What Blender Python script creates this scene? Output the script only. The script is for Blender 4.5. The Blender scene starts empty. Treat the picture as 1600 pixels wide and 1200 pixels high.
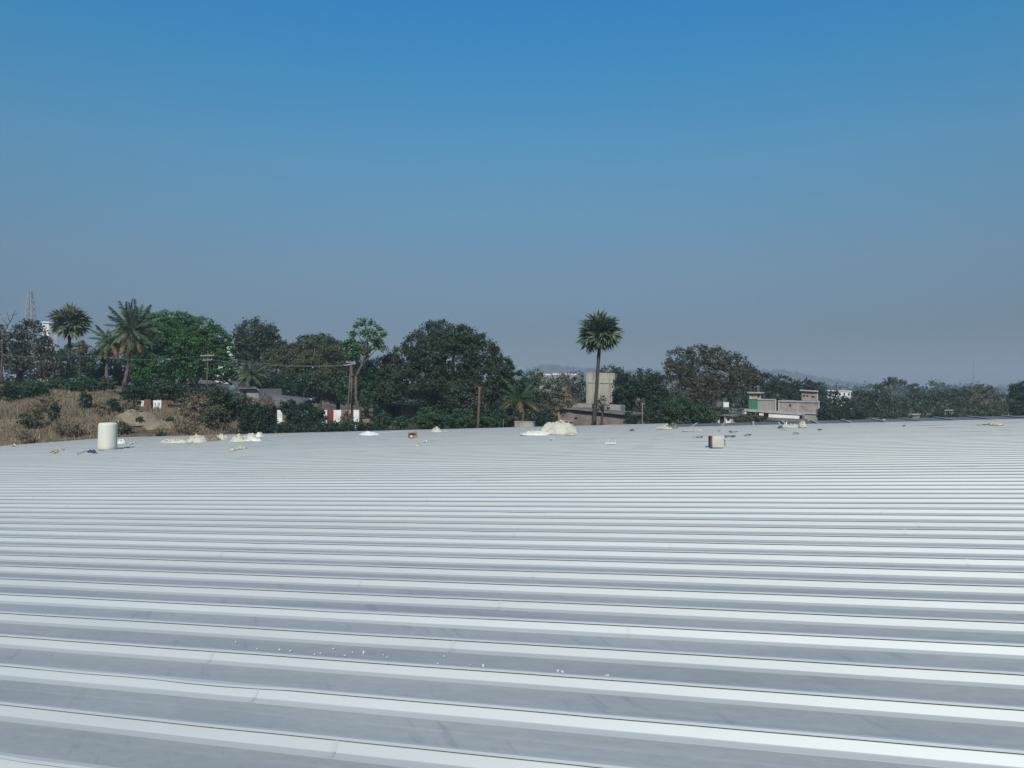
import bpy, bmesh, math, random
import numpy as np
from mathutils import Vector, Matrix, noise

random.seed(7)
rng = np.random.default_rng(7)
S = bpy.context.scene
COL = S.collection
R = math.radians

# ------------------------------------------------------------------ camera, sky, sun, exposure
CAM_Z = 9.0
cam_data = bpy.data.cameras.new('camera')
cam = bpy.data.objects.new('camera', cam_data)
COL.objects.link(cam)
cam.location = (0, 0, CAM_Z)
cam.rotation_euler = (R(90), 0, 0)
cam_data.sensor_width = 36.0
cam_data.lens = 36.0 * 1200.0 / 1600.0
cam_data.shift_y = 10.0 / 1600.0
cam_data.clip_start = 0.05
cam_data.clip_end = 20000
S.camera = cam

SUN_EL, SUN_AZ = R(37), R(181.0)          # azimuth clockwise from +Y (north): the sun stands behind the camera
world = bpy.data.worlds.new('World')
S.world = world
world.use_nodes = True
wt = world.node_tree
for n in list(wt.nodes):
    wt.nodes.remove(n)
w_out = wt.nodes.new('ShaderNodeOutputWorld')
w_bg = wt.nodes.new('ShaderNodeBackground')
w_sky = wt.nodes.new('ShaderNodeTexSky')
w_sky.sky_type = 'NISHITA'
w_sky.sun_disc = False
w_sky.sun_elevation = SUN_EL
w_sky.sun_rotation = SUN_AZ
w_sky.altitude = 50
w_sky.air_density = 1.1
w_sky.dust_density = 0.6
w_sky.ozone_density = 2.5
w_tc = wt.nodes.new('ShaderNodeTexCoord')
w_sep = wt.nodes.new('ShaderNodeSeparateXYZ')
w_map = wt.nodes.new('ShaderNodeMapRange')
w_map.inputs['From Min'].default_value = 0.0
w_map.inputs['From Max'].default_value = 0.7
w_ramp = wt.nodes.new('ShaderNodeValToRGB')     # dry-season murk: the lower sky is dulled evenly all the way round
e = w_ramp.color_ramp.elements
SKY_RAMP = [(0.0, (0.165, 0.185, 0.255)), (0.107, (0.180, 0.212, 0.283)), (0.235, (0.295, 0.366, 0.404)),
            (0.40, (0.31, 0.575, 0.622)), (0.55, (0.185, 0.68, 0.83)), (0.63, (0.145, 0.695, 0.95)), (0.80, (0.15, 0.58, 0.78)), (1.0, (0.16, 0.46, 0.58))]
e[0].position, e[0].color = SKY_RAMP[0][0], (*SKY_RAMP[0][1], 1)
e[1].position, e[1].color = SKY_RAMP[-1][0], (*SKY_RAMP[-1][1], 1)
for p_, c_ in SKY_RAMP[1:-1]:
    x_ = e.new(p_)
    x_.color = (*c_, 1)
w_mul = wt.nodes.new('ShaderNodeMix')
w_mul.data_type = 'RGBA'
w_mul.blend_type = 'MULTIPLY'
w_mul.inputs[0].default_value = 1.0
wt.links.new(w_tc.outputs['Generated'], w_sep.inputs[0])
wt.links.new(w_sep.outputs['Z'], w_map.inputs['Value'])
wt.links.new(w_map.outputs[0], w_ramp.inputs[0])
wt.links.new(w_sky.outputs[0], w_mul.inputs[6])
wt.links.new(w_ramp.outputs[0], w_mul.inputs[7])
wt.links.new(w_mul.outputs[2], w_bg.inputs[0])
w_bg.inputs[1].default_value = 0.14
wt.links.new(w_bg.outputs[0], w_out.inputs[0])

sun_d = bpy.data.lights.new('sun', 'SUN')
sun_d.energy = 3.9
sun_d.angle = R(0.5)
sun_d.color = (1.0, 0.945, 0.86)
sun = bpy.data.objects.new('sun', sun_d)
COL.objects.link(sun)
# direction to the sun (same azimuth as the sky)
to_sun = Vector((math.sin(SUN_AZ) * math.cos(SUN_EL), math.cos(SUN_AZ) * math.cos(SUN_EL), math.sin(SUN_EL)))
sun.rotation_euler = to_sun.to_track_quat('Z', 'Y').to_euler()
sun.location = (0, -50, 60)

S.view_settings.view_transform = 'Standard'
S.view_settings.look = 'None'
S.view_settings.exposure = 0.0
S.view_settings.gamma = 1.0
S.view_settings.use_curve_mapping = False
S.cycles.max_bounces = 8
S.cycles.volume_bounces = 0
S.cycles.caustics_reflective = False
S.cycles.blur_glossy = 2.0
S.cycles.transparent_max_bounces = 8

# ------------------------------------------------------------------ helpers
def P(px, py, d):
    """the place that stands d metres out from the viewpoint on the sight line through photo pixel (px, py)"""
    return Vector(((px - 800) / 1200 * d, d, CAM_Z + (610 - py) / 1200 * d))


def link(o, parent=None):
    COL.objects.link(o)
    if parent is not None:
        o.parent = parent
    return o


def tag(o, label=None, cat=None, group=None, kind=None):
    if label:
        o['label'] = label
    if cat:
        o['category'] = cat
    if group:
        o['group'] = group
    if kind:
        o['kind'] = kind
    return o


def empty(name, loc, label, cat, group=None, rot=(0, 0, 0)):
    o = bpy.data.objects.new(name, None)
    o.empty_display_size = 0.3
    o.location = loc
    o.rotation_euler = rot
    link(o)
    return tag(o, label, cat, group)


def np_mesh(name, verts, faces, mats, smooth=False, tone=None, face_mat=None):
    """verts (n,3), faces (m,k) with equal k"""
    verts = np.asarray(verts, dtype=np.float32)
    faces = np.asarray(faces, dtype=np.int32)
    me = bpy.data.meshes.new(name)
    k = faces.shape[1]
    me.vertices.add(len(verts))
    me.vertices.foreach_set('co', verts.ravel())
    me.loops.add(faces.size)
    me.loops.foreach_set('vertex_index', faces.ravel())
    me.polygons.add(len(faces))
    me.polygons.foreach_set('loop_start', np.arange(0, faces.size, k, dtype=np.int32))
    me.polygons.foreach_set('loop_total', np.full(len(faces), k, dtype=np.int32))
    me.polygons.foreach_set('use_smooth', np.full(len(faces), bool(smooth)))
    if not isinstance(mats, (list, tuple)):
        mats = [mats]
    for m in mats:
        me.materials.append(m)
    if face_mat is not None:
        me.polygons.foreach_set('material_index', np.asarray(face_mat, dtype=np.int32))
    me.update(calc_edges=True)
    if tone is not None:
        at = me.attributes.new('tone', 'FLOAT', 'POINT')
        at.data.foreach_set('value', np.asarray(tone, dtype=np.float32))
    return me


def mesh_obj(name, me, parent=None, loc=None):
    o = bpy.data.objects.new(name, me)
    link(o, parent)
    if loc is not None:
        o.location = loc
    return o


class MB:
    """collects shapes in world space and links them as one mesh object"""
    def __init__(self):
        self.v, self.f = [], []

    def add(self, vs, fs):
        o = len(self.v)
        self.v += [tuple(v) for v in vs]
        self.f += [tuple(i + o for i in f) for f in fs]
        return self

    def hexa(self, c):
        """8 corners: bottom 4 ccw then top 4"""
        return self.add(c, [(0, 3, 2, 1), (4, 5, 6, 7), (0, 1, 5, 4), (1, 2, 6, 5), (2, 3, 7, 6), (3, 0, 4, 7)])

    def box(self, x0, x1, y0, y1, z0, z1):
        return self.hexa([(x0, y0, z0), (x1, y0, z0), (x1, y1, z0), (x0, y1, z0), (x0, y0, z1), (x1, y0, z1), (x1, y1, z1), (x0, y1, z1)])

    def bar(self, a, b, w, h=None):
        """square bar between two points"""
        a, b = Vector(a), Vector(b)
        h = h or w
        d = (b - a).normalized()
        up = Vector((0, 0, 1)) if abs(d.z) < 0.95 else Vector((0, 1, 0))
        s = d.cross(up).normalized()
        u = s.cross(d).normalized()
        c = []
        for p in (a, b):
            c += [p - s * w / 2 - u * h / 2, p + s * w / 2 - u * h / 2, p + s * w / 2 + u * h / 2, p - s * w / 2 + u * h / 2]
        return self.hexa(c)

    def tube(self, pts, radii, n=8, cap=True):
        pts = [Vector(p) for p in pts]
        o = len(self.v)
        prev = None
        for i, p in enumerate(pts):
            t = (pts[min(i + 1, len(pts) - 1)] - pts[max(i - 1, 0)]).normalized()
            if prev is None:
                a = Vector((1, 0, 0)) if abs(t.x) < 0.9 else Vector((0, 1, 0))
                s = (a - t * a.dot(t)).normalized()
            else:
                s = (prev - t * prev.dot(t)).normalized()
            prev = s
            u = t.cross(s)
            r = radii[i] if isinstance(radii, (list, tuple)) else radii
            for k in range(n):
                an = 2 * math.pi * k / n
                self.v.append(tuple(p + s * (math.cos(an) * r) + u * (math.sin(an) * r)))
        for i in range(len(pts) - 1):
            for k in range(n):
                a, b = o + i * n + k, o + i * n + (k + 1) % n
                self.f.append((a, b, b + n, a + n))
        if cap:
            self.f.append(tuple(o + k for k in range(n))[::-1])
            self.f.append(tuple(o + (len(pts) - 1) * n + k for k in range(n)))
        return self

    def build(self, name, mat, parent=None, smooth=False, origin=None):
        vs = self.v
        if origin is not None:
            ox, oy, oz = origin
            vs = [(x - ox, y - oy, z - oz) for x, y, z in vs]
        me = bpy.data.meshes.new(name)
        me.from_pydata(vs, [], self.f)
        me.materials.append(mat)
        if smooth:
            me.polygons.foreach_set('use_smooth', [True] * len(me.polygons))
        me.update()
        o = bpy.data.objects.new(name, me)
        link(o, parent)
        if origin is not None and parent is None:
            o.location = origin
        return o


# ------------------------------------------------------------------ materials
def new_mat(name):
    m = bpy.data.materials.new(name)
    m.use_nodes = True
    nt = m.node_tree
    b = nt.nodes['Principled BSDF']
    return m, nt, b


def ramp(nt, stops, fac):
    r = nt.nodes.new('ShaderNodeValToRGB')
    el = r.color_ramp.elements
    el[0].position, el[0].color = stops[0][0], (*stops[0][1], 1)
    el[1].position, el[1].color = stops[-1][0], (*stops[-1][1], 1)
    for p, c in stops[1:-1]:
        x = el.new(p)
        x.color = (*c, 1)
    nt.links.new(fac, r.inputs[0])
    return r.outputs[0]


def noise_node(nt, scale, detail=4, rough=0.6, stretch=None, coord='Object', dist=0.0):
    tc = nt.nodes.new('ShaderNodeTexCoord')
    n = nt.nodes.new('ShaderNodeTexNoise')
    n.inputs['Scale'].default_value = scale
    n.inputs['Detail'].default_value = detail
    n.inputs['Roughness'].default_value = rough
    n.inputs['Distortion'].default_value = dist
    src = tc.outputs[coord]
    if stretch:
        mp = nt.nodes.new('ShaderNodeMapping')
        mp.inputs['Scale'].default_value = stretch
        nt.links.new(src, mp.inputs[0])
        src = mp.outputs[0]
    nt.links.new(src, n.inputs['Vector'])
    return n.outputs['Fac']


def surf(name, stops, scale=2.0, rough=0.8, metal=0.0, bump=0.0, stretch=None, bscale=None, detail=6, spec=0.3):
    m, nt, b = new_mat(name)
    f = noise_node(nt, scale, detail, 0.65, stretch)
    if len(stops) == 1:
        stops = [(0.3, tuple(c * 0.8 for c in stops[0])), (0.7, tuple(c * 1.15 for c in stops[0]))]
    nt.links.new(ramp(nt, stops, f), b.inputs['Base Color'])
    b.inputs['Roughness'].default_value = rough
    b.inputs['Metallic'].default_value = metal
    b.inputs['Specular IOR Level'].default_value = spec
    if bump:
        bn = nt.nodes.new('ShaderNodeBump')
        bn.inputs['Strength'].default_value = bump
        bn.inputs['Distance'].default_value = 0.05
        nt.links.new(noise_node(nt, bscale or scale * 4, 6, 0.7), bn.inputs['Height'])
        nt.links.new(bn.outputs[0], b.inputs['Normal'])
    return m


def leaf_mat(name, stops, rough=0.55, trans=0.25):
    m, nt, b = new_mat(name)
    at = nt.nodes.new('ShaderNodeAttribute')
    at.attribute_name = 'tone'
    c = ramp(nt, stops, at.outputs['Fac'])
    nt.links.new(c, b.inputs['Base Color'])
    b.inputs['Roughness'].default_value = rough
    b.inputs['Specular IOR Level'].default_value = 0.25
    if trans:
        out = nt.nodes['Material Output']
        tr = nt.nodes.new('ShaderNodeBsdfTranslucent')
        nt.links.new(c, tr.inputs[0])
        mx = nt.nodes.new('ShaderNodeMixShader')
        mx.inputs[0].default_value = trans
        nt.links.new(b.outputs[0], mx.inputs[1])
        nt.links.new(tr.outputs[0], mx.inputs[2])
        nt.links.new(mx.outputs[0], out.inputs[0])
    return m


M = {}
M['leaf_dark'] = leaf_mat('leaf_dark', [(0.0, (0.0310, 0.0520, 0.0317)), (0.55, (0.0513, 0.0783, 0.0459)), (1.0, (0.0989, 0.1259, 0.0722))])
M['leaf_olive'] = leaf_mat('leaf_olive', [(0.0, (0.0513, 0.0658, 0.0371)), (0.5, (0.0837, 0.1013, 0.0513)), (1.0, (0.1525, 0.1519, 0.0787))])
M['leaf_green'] = leaf_mat('leaf_green', [(0.0, (0.028, 0.080, 0.030)), (0.5, (0.050, 0.140, 0.038)), (1.0, (0.090, 0.205, 0.055))])
M['leaf_mid'] = leaf_mat('leaf_mid', [(0.0, (0.0301, 0.0648, 0.0317)), (0.5, (0.0473, 0.0972, 0.0459)), (1.0, (0.0878, 0.1408, 0.0672))])
M['leaf_deep'] = leaf_mat('leaf_deep', [(0.0, (0.0196, 0.0415, 0.0277)), (0.6, (0.0297, 0.0607, 0.0378)), (1.0, (0.0529, 0.0911, 0.0520))])
M['leaf_brown'] = leaf_mat('leaf_brown', [(0.0, (0.115, 0.098, 0.064)), (0.5, (0.19, 0.157, 0.105)), (1.0, (0.30, 0.24, 0.165))])
M['leaf_teak'] = leaf_mat('leaf_teak', [(0.0, (0.034, 0.042, 0.028)), (0.5, (0.072, 0.080, 0.050)), (0.8, (0.135, 0.125, 0.078)), (1.0, (0.23, 0.19, 0.125))])
M['leaf_grey'] = leaf_mat('leaf_grey', [(0.0, (0.040, 0.048, 0.042)), (0.5, (0.080, 0.088, 0.072)), (1.0, (0.145, 0.145, 0.118))])
M['palm_leaf'] = leaf_mat('palm_leaf', [(0.0, (0.045, 0.078, 0.044)), (0.5, (0.092, 0.138, 0.078)), (1.0, (0.185, 0.235, 0.150))], rough=0.45, trans=0.2)
M['palm_pale'] = leaf_mat('palm_pale', [(0.0, (0.065, 0.095, 0.062)), (0.5, (0.125, 0.165, 0.105)), (1.0, (0.25, 0.285, 0.20))], rough=0.45, trans=0.2)
M['palm_dry'] = leaf_mat('palm_dry', [(0.0, (0.12, 0.085, 0.045)), (0.5, (0.20, 0.145, 0.075)), (1.0, (0.30, 0.22, 0.12))], trans=0.1)
M['straw'] = leaf_mat('straw', [(0.0, (0.145, 0.118, 0.082)), (0.5, (0.265, 0.215, 0.15)), (1.0, (0.40, 0.33, 0.235))], rough=0.8, trans=0.2)
M['cover'] = leaf_mat('cover', [(0.0, (0.020, 0.034, 0.018)), (0.6, (0.045, 0.060, 0.030)), (1.0, (0.12, 0.105, 0.055))], rough=0.8, trans=0.2)
M['bark'] = surf('bark', [(0.3, (0.05, 0.042, 0.034)), (0.7, (0.12, 0.10, 0.085))], 3.0, 0.9, bump=0.5)
M['bark_pale'] = surf('bark_pale', [(0.3, (0.17, 0.15, 0.125)), (0.7, (0.33, 0.29, 0.25))], 3.0, 0.9, bump=0.5)
M['palm_bark'] = surf('palm_bark', [(0.3, (0.035, 0.034, 0.032)), (0.7, (0.075, 0.072, 0.068))], 2.0, 0.9, bump=0.6, stretch=(1, 1, 6))
M['soil'] = None
M['concrete'] = surf('concrete', [(0.25, (0.16, 0.15, 0.145)), (0.5, (0.26, 0.25, 0.235)), (0.8, (0.36, 0.345, 0.32))], 0.7, 0.9, bump=0.15, stretch=(1, 1, 0.35))
M['concrete_pale'] = surf('concrete_pale', [(0.30, (0.15, 0.14, 0.12)), (0.48, (0.33, 0.315, 0.265)), (0.72, (0.47, 0.455, 0.385))], 1.1, 0.9, bump=0.15, stretch=(1, 1, 0.2))
M['slab'] = surf('slab', [(0.3, (0.28, 0.27, 0.255)), (0.7, (0.42, 0.41, 0.39))], 1.5, 0.9)
M['white_paint'] = surf('white_paint', [(0.25, (0.45, 0.44, 0.42)), (0.5, (0.72, 0.72, 0.70)), (0.8, (0.80, 0.80, 0.78))], 0.9, 0.7)
M['red_paint'] = surf('red_paint', [(0.3, (0.13, 0.030, 0.030)), (0.7, (0.20, 0.045, 0.045))], 1.2, 0.6)
M['rust'] = surf('rust', [(0.3, (0.11, 0.055, 0.04)), (0.7, (0.20, 0.10, 0.07))], 2.0, 0.85)
M['pink_paint'] = surf('pink_paint', [(0.3, (0.40, 0.30, 0.27)), (0.7, (0.52, 0.42, 0.38))], 1.2, 0.8)
M['green_paint'] = surf('green_paint', [(0.3, (0.015, 0.14, 0.075)), (0.7, (0.02, 0.20, 0.11))], 1.2, 0.6)
M['grey_green'] = surf('grey_green', [(0.3, (0.11, 0.135, 0.115)), (0.7, (0.19, 0.22, 0.19))], 1.0, 0.85)
M['dark'] = surf('dark', [(0.3, (0.012, 0.012, 0.013)), (0.7, (0.03, 0.03, 0.032))], 1.0, 0.9)
M['hole_red'] = surf('hole_red', [(0.3, (0.04, 0.015, 0.012)), (0.7, (0.10, 0.03, 0.02))], 3.0, 0.9)
M['roof_sheet'] = surf('roof_sheet', [(0.3, (0.10, 0.095, 0.092)), (0.7, (0.21, 0.20, 0.19))], 1.1, 0.85, bump=0.2, stretch=(1, 1, 1))
M['clay'] = surf('clay', [(0.3, (0.20, 0.14, 0.085)), (0.7, (0.33, 0.24, 0.15))], 1.0, 0.95, bump=0.4)
M['sand'] = surf('sand', [(0.25, (0.19, 0.15, 0.105)), (0.5, (0.26, 0.205, 0.145)), (0.75, (0.33, 0.265, 0.19))], 1.4, 0.95, bump=0.5, bscale=3)
M['steel'] = surf('steel', [(0.3, (0.30, 0.30, 0.31)), (0.7, (0.45, 0.45, 0.46))], 4.0, 0.5, metal=0.6)
M['pole'] = surf('pole', [(0.3, (0.075, 0.06, 0.05)), (0.7, (0.15, 0.12, 0.098))], 3.0, 0.85)
M['rust_pole'] = surf('rust_pole', [(0.3, (0.10, 0.055, 0.045)), (0.7, (0.18, 0.10, 0.08))], 3.0, 0.85)
M['wire'] = surf('wire', [(0.3, (0.16, 0.16, 0.15)), (0.7, (0.24, 0.24, 0.23))], 3.0, 0.6)
M['glass'] = surf('glass', [(0.3, (0.02, 0.025, 0.03)), (0.7, (0.05, 0.055, 0.06))], 1.0, 0.15, spec=0.6)
M['fibre'] = surf('fibre', [(0.25, (0.40, 0.37, 0.26)), (0.45, (0.58, 0.56, 0.44)), (0.75, (0.68, 0.665, 0.55))], 5.0, 0.95, bump=0.8, bscale=22)
M['fibre_white'] = surf('fibre_white', [(0.25, (0.62, 0.61, 0.55)), (0.7, (0.80, 0.80, 0.76))], 4.0, 0.95, bump=0.5, bscale=20)
M['film_white'] = surf('film_white', [(0.3, (0.70, 0.70, 0.70)), (0.7, (0.82, 0.82, 0.82))], 3.0, 0.5)
M['roll_wrap'] = surf('roll_wrap', [(0.25, (0.56, 0.55, 0.46)), (0.5, (0.66, 0.65, 0.565)), (0.8, (0.70, 0.69, 0.61))], 2.2, 0.75, bump=0.25, bscale=6, stretch=(3, 3, 0.6))
M['yellow'] = surf('yellow', [(0.3, (0.46, 0.40, 0.17)), (0.7, (0.60, 0.54, 0.29))], 6.0, 0.8)
M['blue'] = surf('blue', [(0.3, (0.02, 0.035, 0.11)), (0.7, (0.08, 0.11, 0.24))], 6.0, 0.6)
M['card'] = surf('card', [(0.3, (0.22, 0.135, 0.09)), (0.7, (0.34, 0.22, 0.15))], 5.0, 0.9)
M['shaded_brown'] = surf('shaded_brown', [(0.3, (0.07, 0.06, 0.05)), (0.7, (0.14, 0.12, 0.10))], 5.0, 0.9)
M['brown_cloth'] = surf('brown_cloth', [(0.3, (0.14, 0.115, 0.095)), (0.7, (0.26, 0.22, 0.185))], 5.0, 0.9, bump=0.5)
M['beige'] = surf('beige', [(0.3, (0.47, 0.435, 0.385)), (0.7, (0.60, 0.565, 0.51))], 5.0, 0.8)
M['teal'] = surf('teal', [(0.3, (0.14, 0.23, 0.26)), (0.7, (0.20, 0.31, 0.34))], 1.0, 0.8)
M['offcut'] = surf('offcut', [(0.3, (0.05, 0.055, 0.06)), (0.7, (0.13, 0.14, 0.15))], 6.0, 0.6)
M['seam_shade'] = surf('seam_shade', [(0.3, (0.08, 0.085, 0.085)), (0.7, (0.13, 0.135, 0.135))], 3.0, 0.8)
M['foam'] = surf('foam', [(0.3, (0.48, 0.48, 0.47)), (0.7, (0.66, 0.66, 0.65))], 30.0, 0.8)


def brick_mat(name, c1, c2, mortar, scale=1.0):
    m, nt, b = new_mat(name)
    tc = nt.nodes.new('ShaderNodeTexCoord')
    mp = nt.nodes.new('ShaderNodeMapping')
    mp.inputs['Rotation'].default_value = (R(90), 0, 0)
    nt.links.new(tc.outputs['Object'], mp.inputs[0])
    br = nt.nodes.new('ShaderNodeTexBrick')
    br.inputs['Color1'].default_value = (*c1, 1)
    br.inputs['Color2'].default_value = (*c2, 1)
    br.inputs['Mortar'].default_value = (*mortar, 1)
    br.inputs['Scale'].default_value = scale
    br.inputs['Mortar Size'].default_value = 0.012
    br.inputs['Brick Width'].default_value = 0.34
    br.inputs['Row Height'].default_value = 0.16
    nt.links.new(mp.outputs[0], br.inputs['Vector'])
    f = noise_node(nt, 0.9, 8, 0.7)
    mx = nt.nodes.new('ShaderNodeMix')
    mx.data_type = 'RGBA'
    mx.blend_type = 'MULTIPLY'
    mx.inputs[0].default_value = 1
    nt.links.new(br.outputs['Color'], mx.inputs[6])
    nt.links.new(ramp(nt, [(0.3, (0.55, 0.55, 0.56)), (0.55, (0.95, 0.95, 0.95)), (0.75, (1.15, 1.15, 1.15))], f), mx.inputs[7])
    nt.links.new(mx.outputs[2], b.inputs['Base Color'])
    b.inputs['Roughness'].default_value = 0.9
    return m


M['brick'] = brick_mat('brick', (0.19, 0.145, 0.125), (0.25, 0.195, 0.17), (0.235, 0.22, 0.205))
M['brick_grey'] = brick_mat('brick_grey', (0.27, 0.22, 0.20), (0.33, 0.28, 0.255), (0.33, 0.32, 0.30))


# metal roof sheeting: galvanised sheet with oil-canning, scuffs and dust
def roof_metal(name, stops, metal, r0, r1, bump):
    m, nt, b = new_mat(name)
    gm = nt.nodes.new('ShaderNodeNewGeometry')
    oi = nt.nodes.new('ShaderNodeObjectInfo')
    sep = nt.nodes.new('ShaderNodeMapping')          # world position turned so x runs along the ribs
    sep.vector_type = 'POINT'
    sep.inputs['Rotation'].default_value = (0, 0, R(16.92))
    nt.links.new(gm.outputs['Position'], sep.inputs[0])

    def nz(scale, stretch, detail=4, rough=0.6, dist=0.0):
        mp = nt.nodes.new('ShaderNodeMapping')
        mp.inputs['Scale'].default_value = stretch
        nt.links.new(sep.outputs[0], mp.inputs[0])
        n = nt.nodes.new('ShaderNodeTexNoise')
        n.inputs['Scale'].default_value = scale
        n.inputs['Detail'].default_value = detail
        n.inputs['Roughness'].default_value = rough
        n.inputs['Distortion'].default_value = dist
        nt.links.new(mp.outputs[0], n.inputs['Vector'])
        return n.outputs['Fac']
    dust = nz(0.9, (0.5, 1.6, 1), 8, 0.65, 0.4)
    # scuff marks that run across the pans
    mp2 = nt.nodes.new('ShaderNodeMapping')
    mp2.inputs['Rotation'].default_value = (0, 0, R(-38))
    nt.links.new(sep.outputs[0], mp2.inputs[0])
    mp3 = nt.nodes.new('ShaderNodeMapping')
    mp3.inputs['Scale'].default_value = (9.0, 1.1, 1)
    nt.links.new(mp2.outputs[0], mp3.inputs[0])
    sn = nt.nodes.new('ShaderNodeTexNoise')
    sn.inputs['Scale'].default_value = 1.6
    sn.inputs['Detail'].default_value = 5
    nt.links.new(mp3.outputs[0], sn.inputs['Vector'])
    scuff = ramp(nt, [(0.60, (1, 1, 1)), (0.70, (0.82, 0.83, 0.85))], sn.outputs['Fac'])
    spots = ramp(nt, [(0.70, (1, 1, 1)), (0.78, (0.70, 0.70, 0.70))], nz(5.0, (1, 1, 1), 6, 0.75))
    col = ramp(nt, stops, dust)
    grit = ramp(nt, [(0.40, (0.90, 0.90, 0.91)), (0.56, (1.03, 1.03, 1.03))], nz(14.0, (0.6, 1.4, 1), 8, 0.8))
    streak = ramp(nt, [(0.58, (1, 1, 1)), (0.66, (1.13, 1.13, 1.12)), (0.74, (1, 1, 1))], nz(1.0, (0.10, 9.0, 1), 5, 0.6, 0.6))
    last = col
    for s_ in ((scuff, spots, streak, grit) if bump > 0.2 else (spots,)):
        mx = nt.nodes.new('ShaderNodeMix')
        mx.data_type = 'RGBA'
        mx.blend_type = 'MULTIPLY'
        mx.inputs[0].default_value = 0.8
        nt.links.new(last, mx.inputs[6])
        nt.links.new(s_, mx.inputs[7])
        last = mx.outputs[2]
    # sheet to sheet difference
    hs = nt.nodes.new('ShaderNodeHueSaturation')
    mr = nt.nodes.new('ShaderNodeMapRange')
    mr.inputs['To Min'].default_value = 0.93
    mr.inputs['To Max'].default_value = 1.04
    nt.links.new(oi.outputs['Random'], mr.inputs['Value'])
    nt.links.new(mr.outputs[0], hs.inputs['Value'])
    nt.links.new(last, hs.inputs['Color'])
    nt.links.new(hs.outputs[0], b.inputs['Base Color'])
    b.inputs['Metallic'].default_value = metal
    rr = nt.nodes.new('ShaderNodeMapRange')
    rr.inputs['To Min'].default_value = r0
    rr.inputs['To Max'].default_value = r1
    nt.links.new(dust, rr.inputs['Value'])
    nt.links.new(rr.outputs[0], b.inputs['Roughness'])
    bp = nt.nodes.new('ShaderNodeBump')
    bp.inputs['Strength'].default_value = bump
    bp.inputs['Distance'].default_value = 0.02
    nt.links.new(nz(1.3, (0.45, 1.6, 1), 3, 0.5), bp.inputs['Height'])
    nt.links.new(bp.outputs[0], b.inputs['Normal'])
    return m


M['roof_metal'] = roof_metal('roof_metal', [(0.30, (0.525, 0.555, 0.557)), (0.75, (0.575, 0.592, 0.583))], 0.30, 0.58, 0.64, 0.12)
# darker copy for flat pans: shade put into the colour, plus scuffs and dust
M['roof_pan_shaded'] = roof_metal('roof_pan_shaded', [(0.28, (0.375, 0.392, 0.385)), (0.5, (0.435, 0.45, 0.44)), (0.72, (0.50, 0.50, 0.48))], 0.12, 0.42, 0.60, 0.35)

# ------------------------------------------------------------------ terrain
T_PX = [-3000, -900, 0, 150, 250, 370, 450, 700, 900, 1100, 1600, 3000]
T_D = [0, 40, 52, 60, 75, 90, 110, 150, 300, 700, 9000]
T_Z = [
    [0, 0, 0, 0, 0, 0, 0, 0, 0, 0, 0, 0],
    [0, 0, 0, 0, 0, 0, 0, 0, 0, 0, 0, 0],
    [1, 2, 3.0, 3.0, 3.0, 2.4, 1.6, 1, 1, 0.6, 0.3, 0],
    [2, 4, 5.3, 5.3, 5.0, 4.2, 3.4, 2.6, 2.4, 1.5, 0.8, 0],
    [4, 7, 8.1, 7.8, 6.9, 5.2, 4.5, 3.9, 3.6, 2.4, 1.2, 0.5],
    [5, 9, 9.6, 9.4, 9.0, 6.6, 5.0, 4.3, 4.3, 3.0, 1.8, 1],
    [6, 9.5, 9.9, 9.8, 9.4, 7.4, 5.6, 4.6, 4.2, 3.2, 2.4, 1.5],
    [6, 9.5, 9.9, 9.8, 9.4, 7.6, 6, 4.6, 4.0, 3.2, 2.6, 2],
    [4, 6, 6, 6, 6, 5, 4, 3, 3, 2.5, 2, 2],
    [1, 1, 1, 1, 1, 1, 1, 1, 1, 1, 1, 1],
    [0, 0, 0, 0, 0, 0, 0, 0, 0, 0, 0, 0]]
T_PX, T_D, T_Z = np.array(T_PX, float), np.array(T_D, float), np.array(T_Z, float)


def ground_np(x, y):
    x, y = np.asarray(x, float), np.asarray(y, float)
    d = np.maximum(y, 1.0)
    px = np.clip(800 + 1200 * x / d, T_PX[0], T_PX[-1])
    d = np.clip(d, T_D[0], T_D[-1])
    i = np.clip(np.searchsorted(T_PX, px, 'right') - 1, 0, len(T_PX) - 2)
    j = np.clip(np.searchsorted(T_D, d, 'right') - 1, 0, len(T_D) - 2)
    u = (px - T_PX[i]) / (T_PX[i + 1] - T_PX[i])
    v = (d - T_D[j]) / (T_D[j + 1] - T_D[j])
    u = u * u * (3 - 2 * u)
    z = (T_Z[j, i] * (1 - u) + T_Z[j, i + 1] * u) * (1 - v) + (T_Z[j + 1, i] * (1 - u) + T_Z[j + 1, i + 1] * u) * v
    bump = 0.35 * np.sin(x * 0.31 + 1.3 * np.sin(y * 0.17)) * np.sin(y * 0.27 + 0.8) + 0.18 * np.sin(x * 0.83 + y * 0.5) * np.sin(y * 0.71 - x * 0.2)
    return z + bump * np.clip((y - 50) / 15, 0, 1) * np.clip((400 - y) / 300, 0, 1)


def gz(x, y):
    return float(ground_np(x, y))


def axis(parts):
    out = []
    for a, b, n in parts:
        out += list(np.linspace(a, b, n, endpoint=False))
    out.append(parts[-1][1])
    return np.array(out)


gx = axis([(-7000, -600, 14), (-600, -130, 16), (-130, 130, 130), (130, 600, 16), (600, 7000, 14)])
gy = axis([(-7000, -400, 10), (-400, 0, 8), (0, 50, 12), (50, 125, 62), (125, 400, 24), (400, 7000, 20)])
GX, GY = np.meshgrid(gx, gy)
GZ = ground_np(GX, GY) - 0.05
nv = len(gx)
idx = np.arange(len(gx) * len(gy)).reshape(len(gy), len(gx))
fc = np.stack([idx[:-1, :-1], idx[:-1, 1:], idx[1:, 1:], idx[1:, :-1]], -1).reshape(-1, 4)


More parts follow.
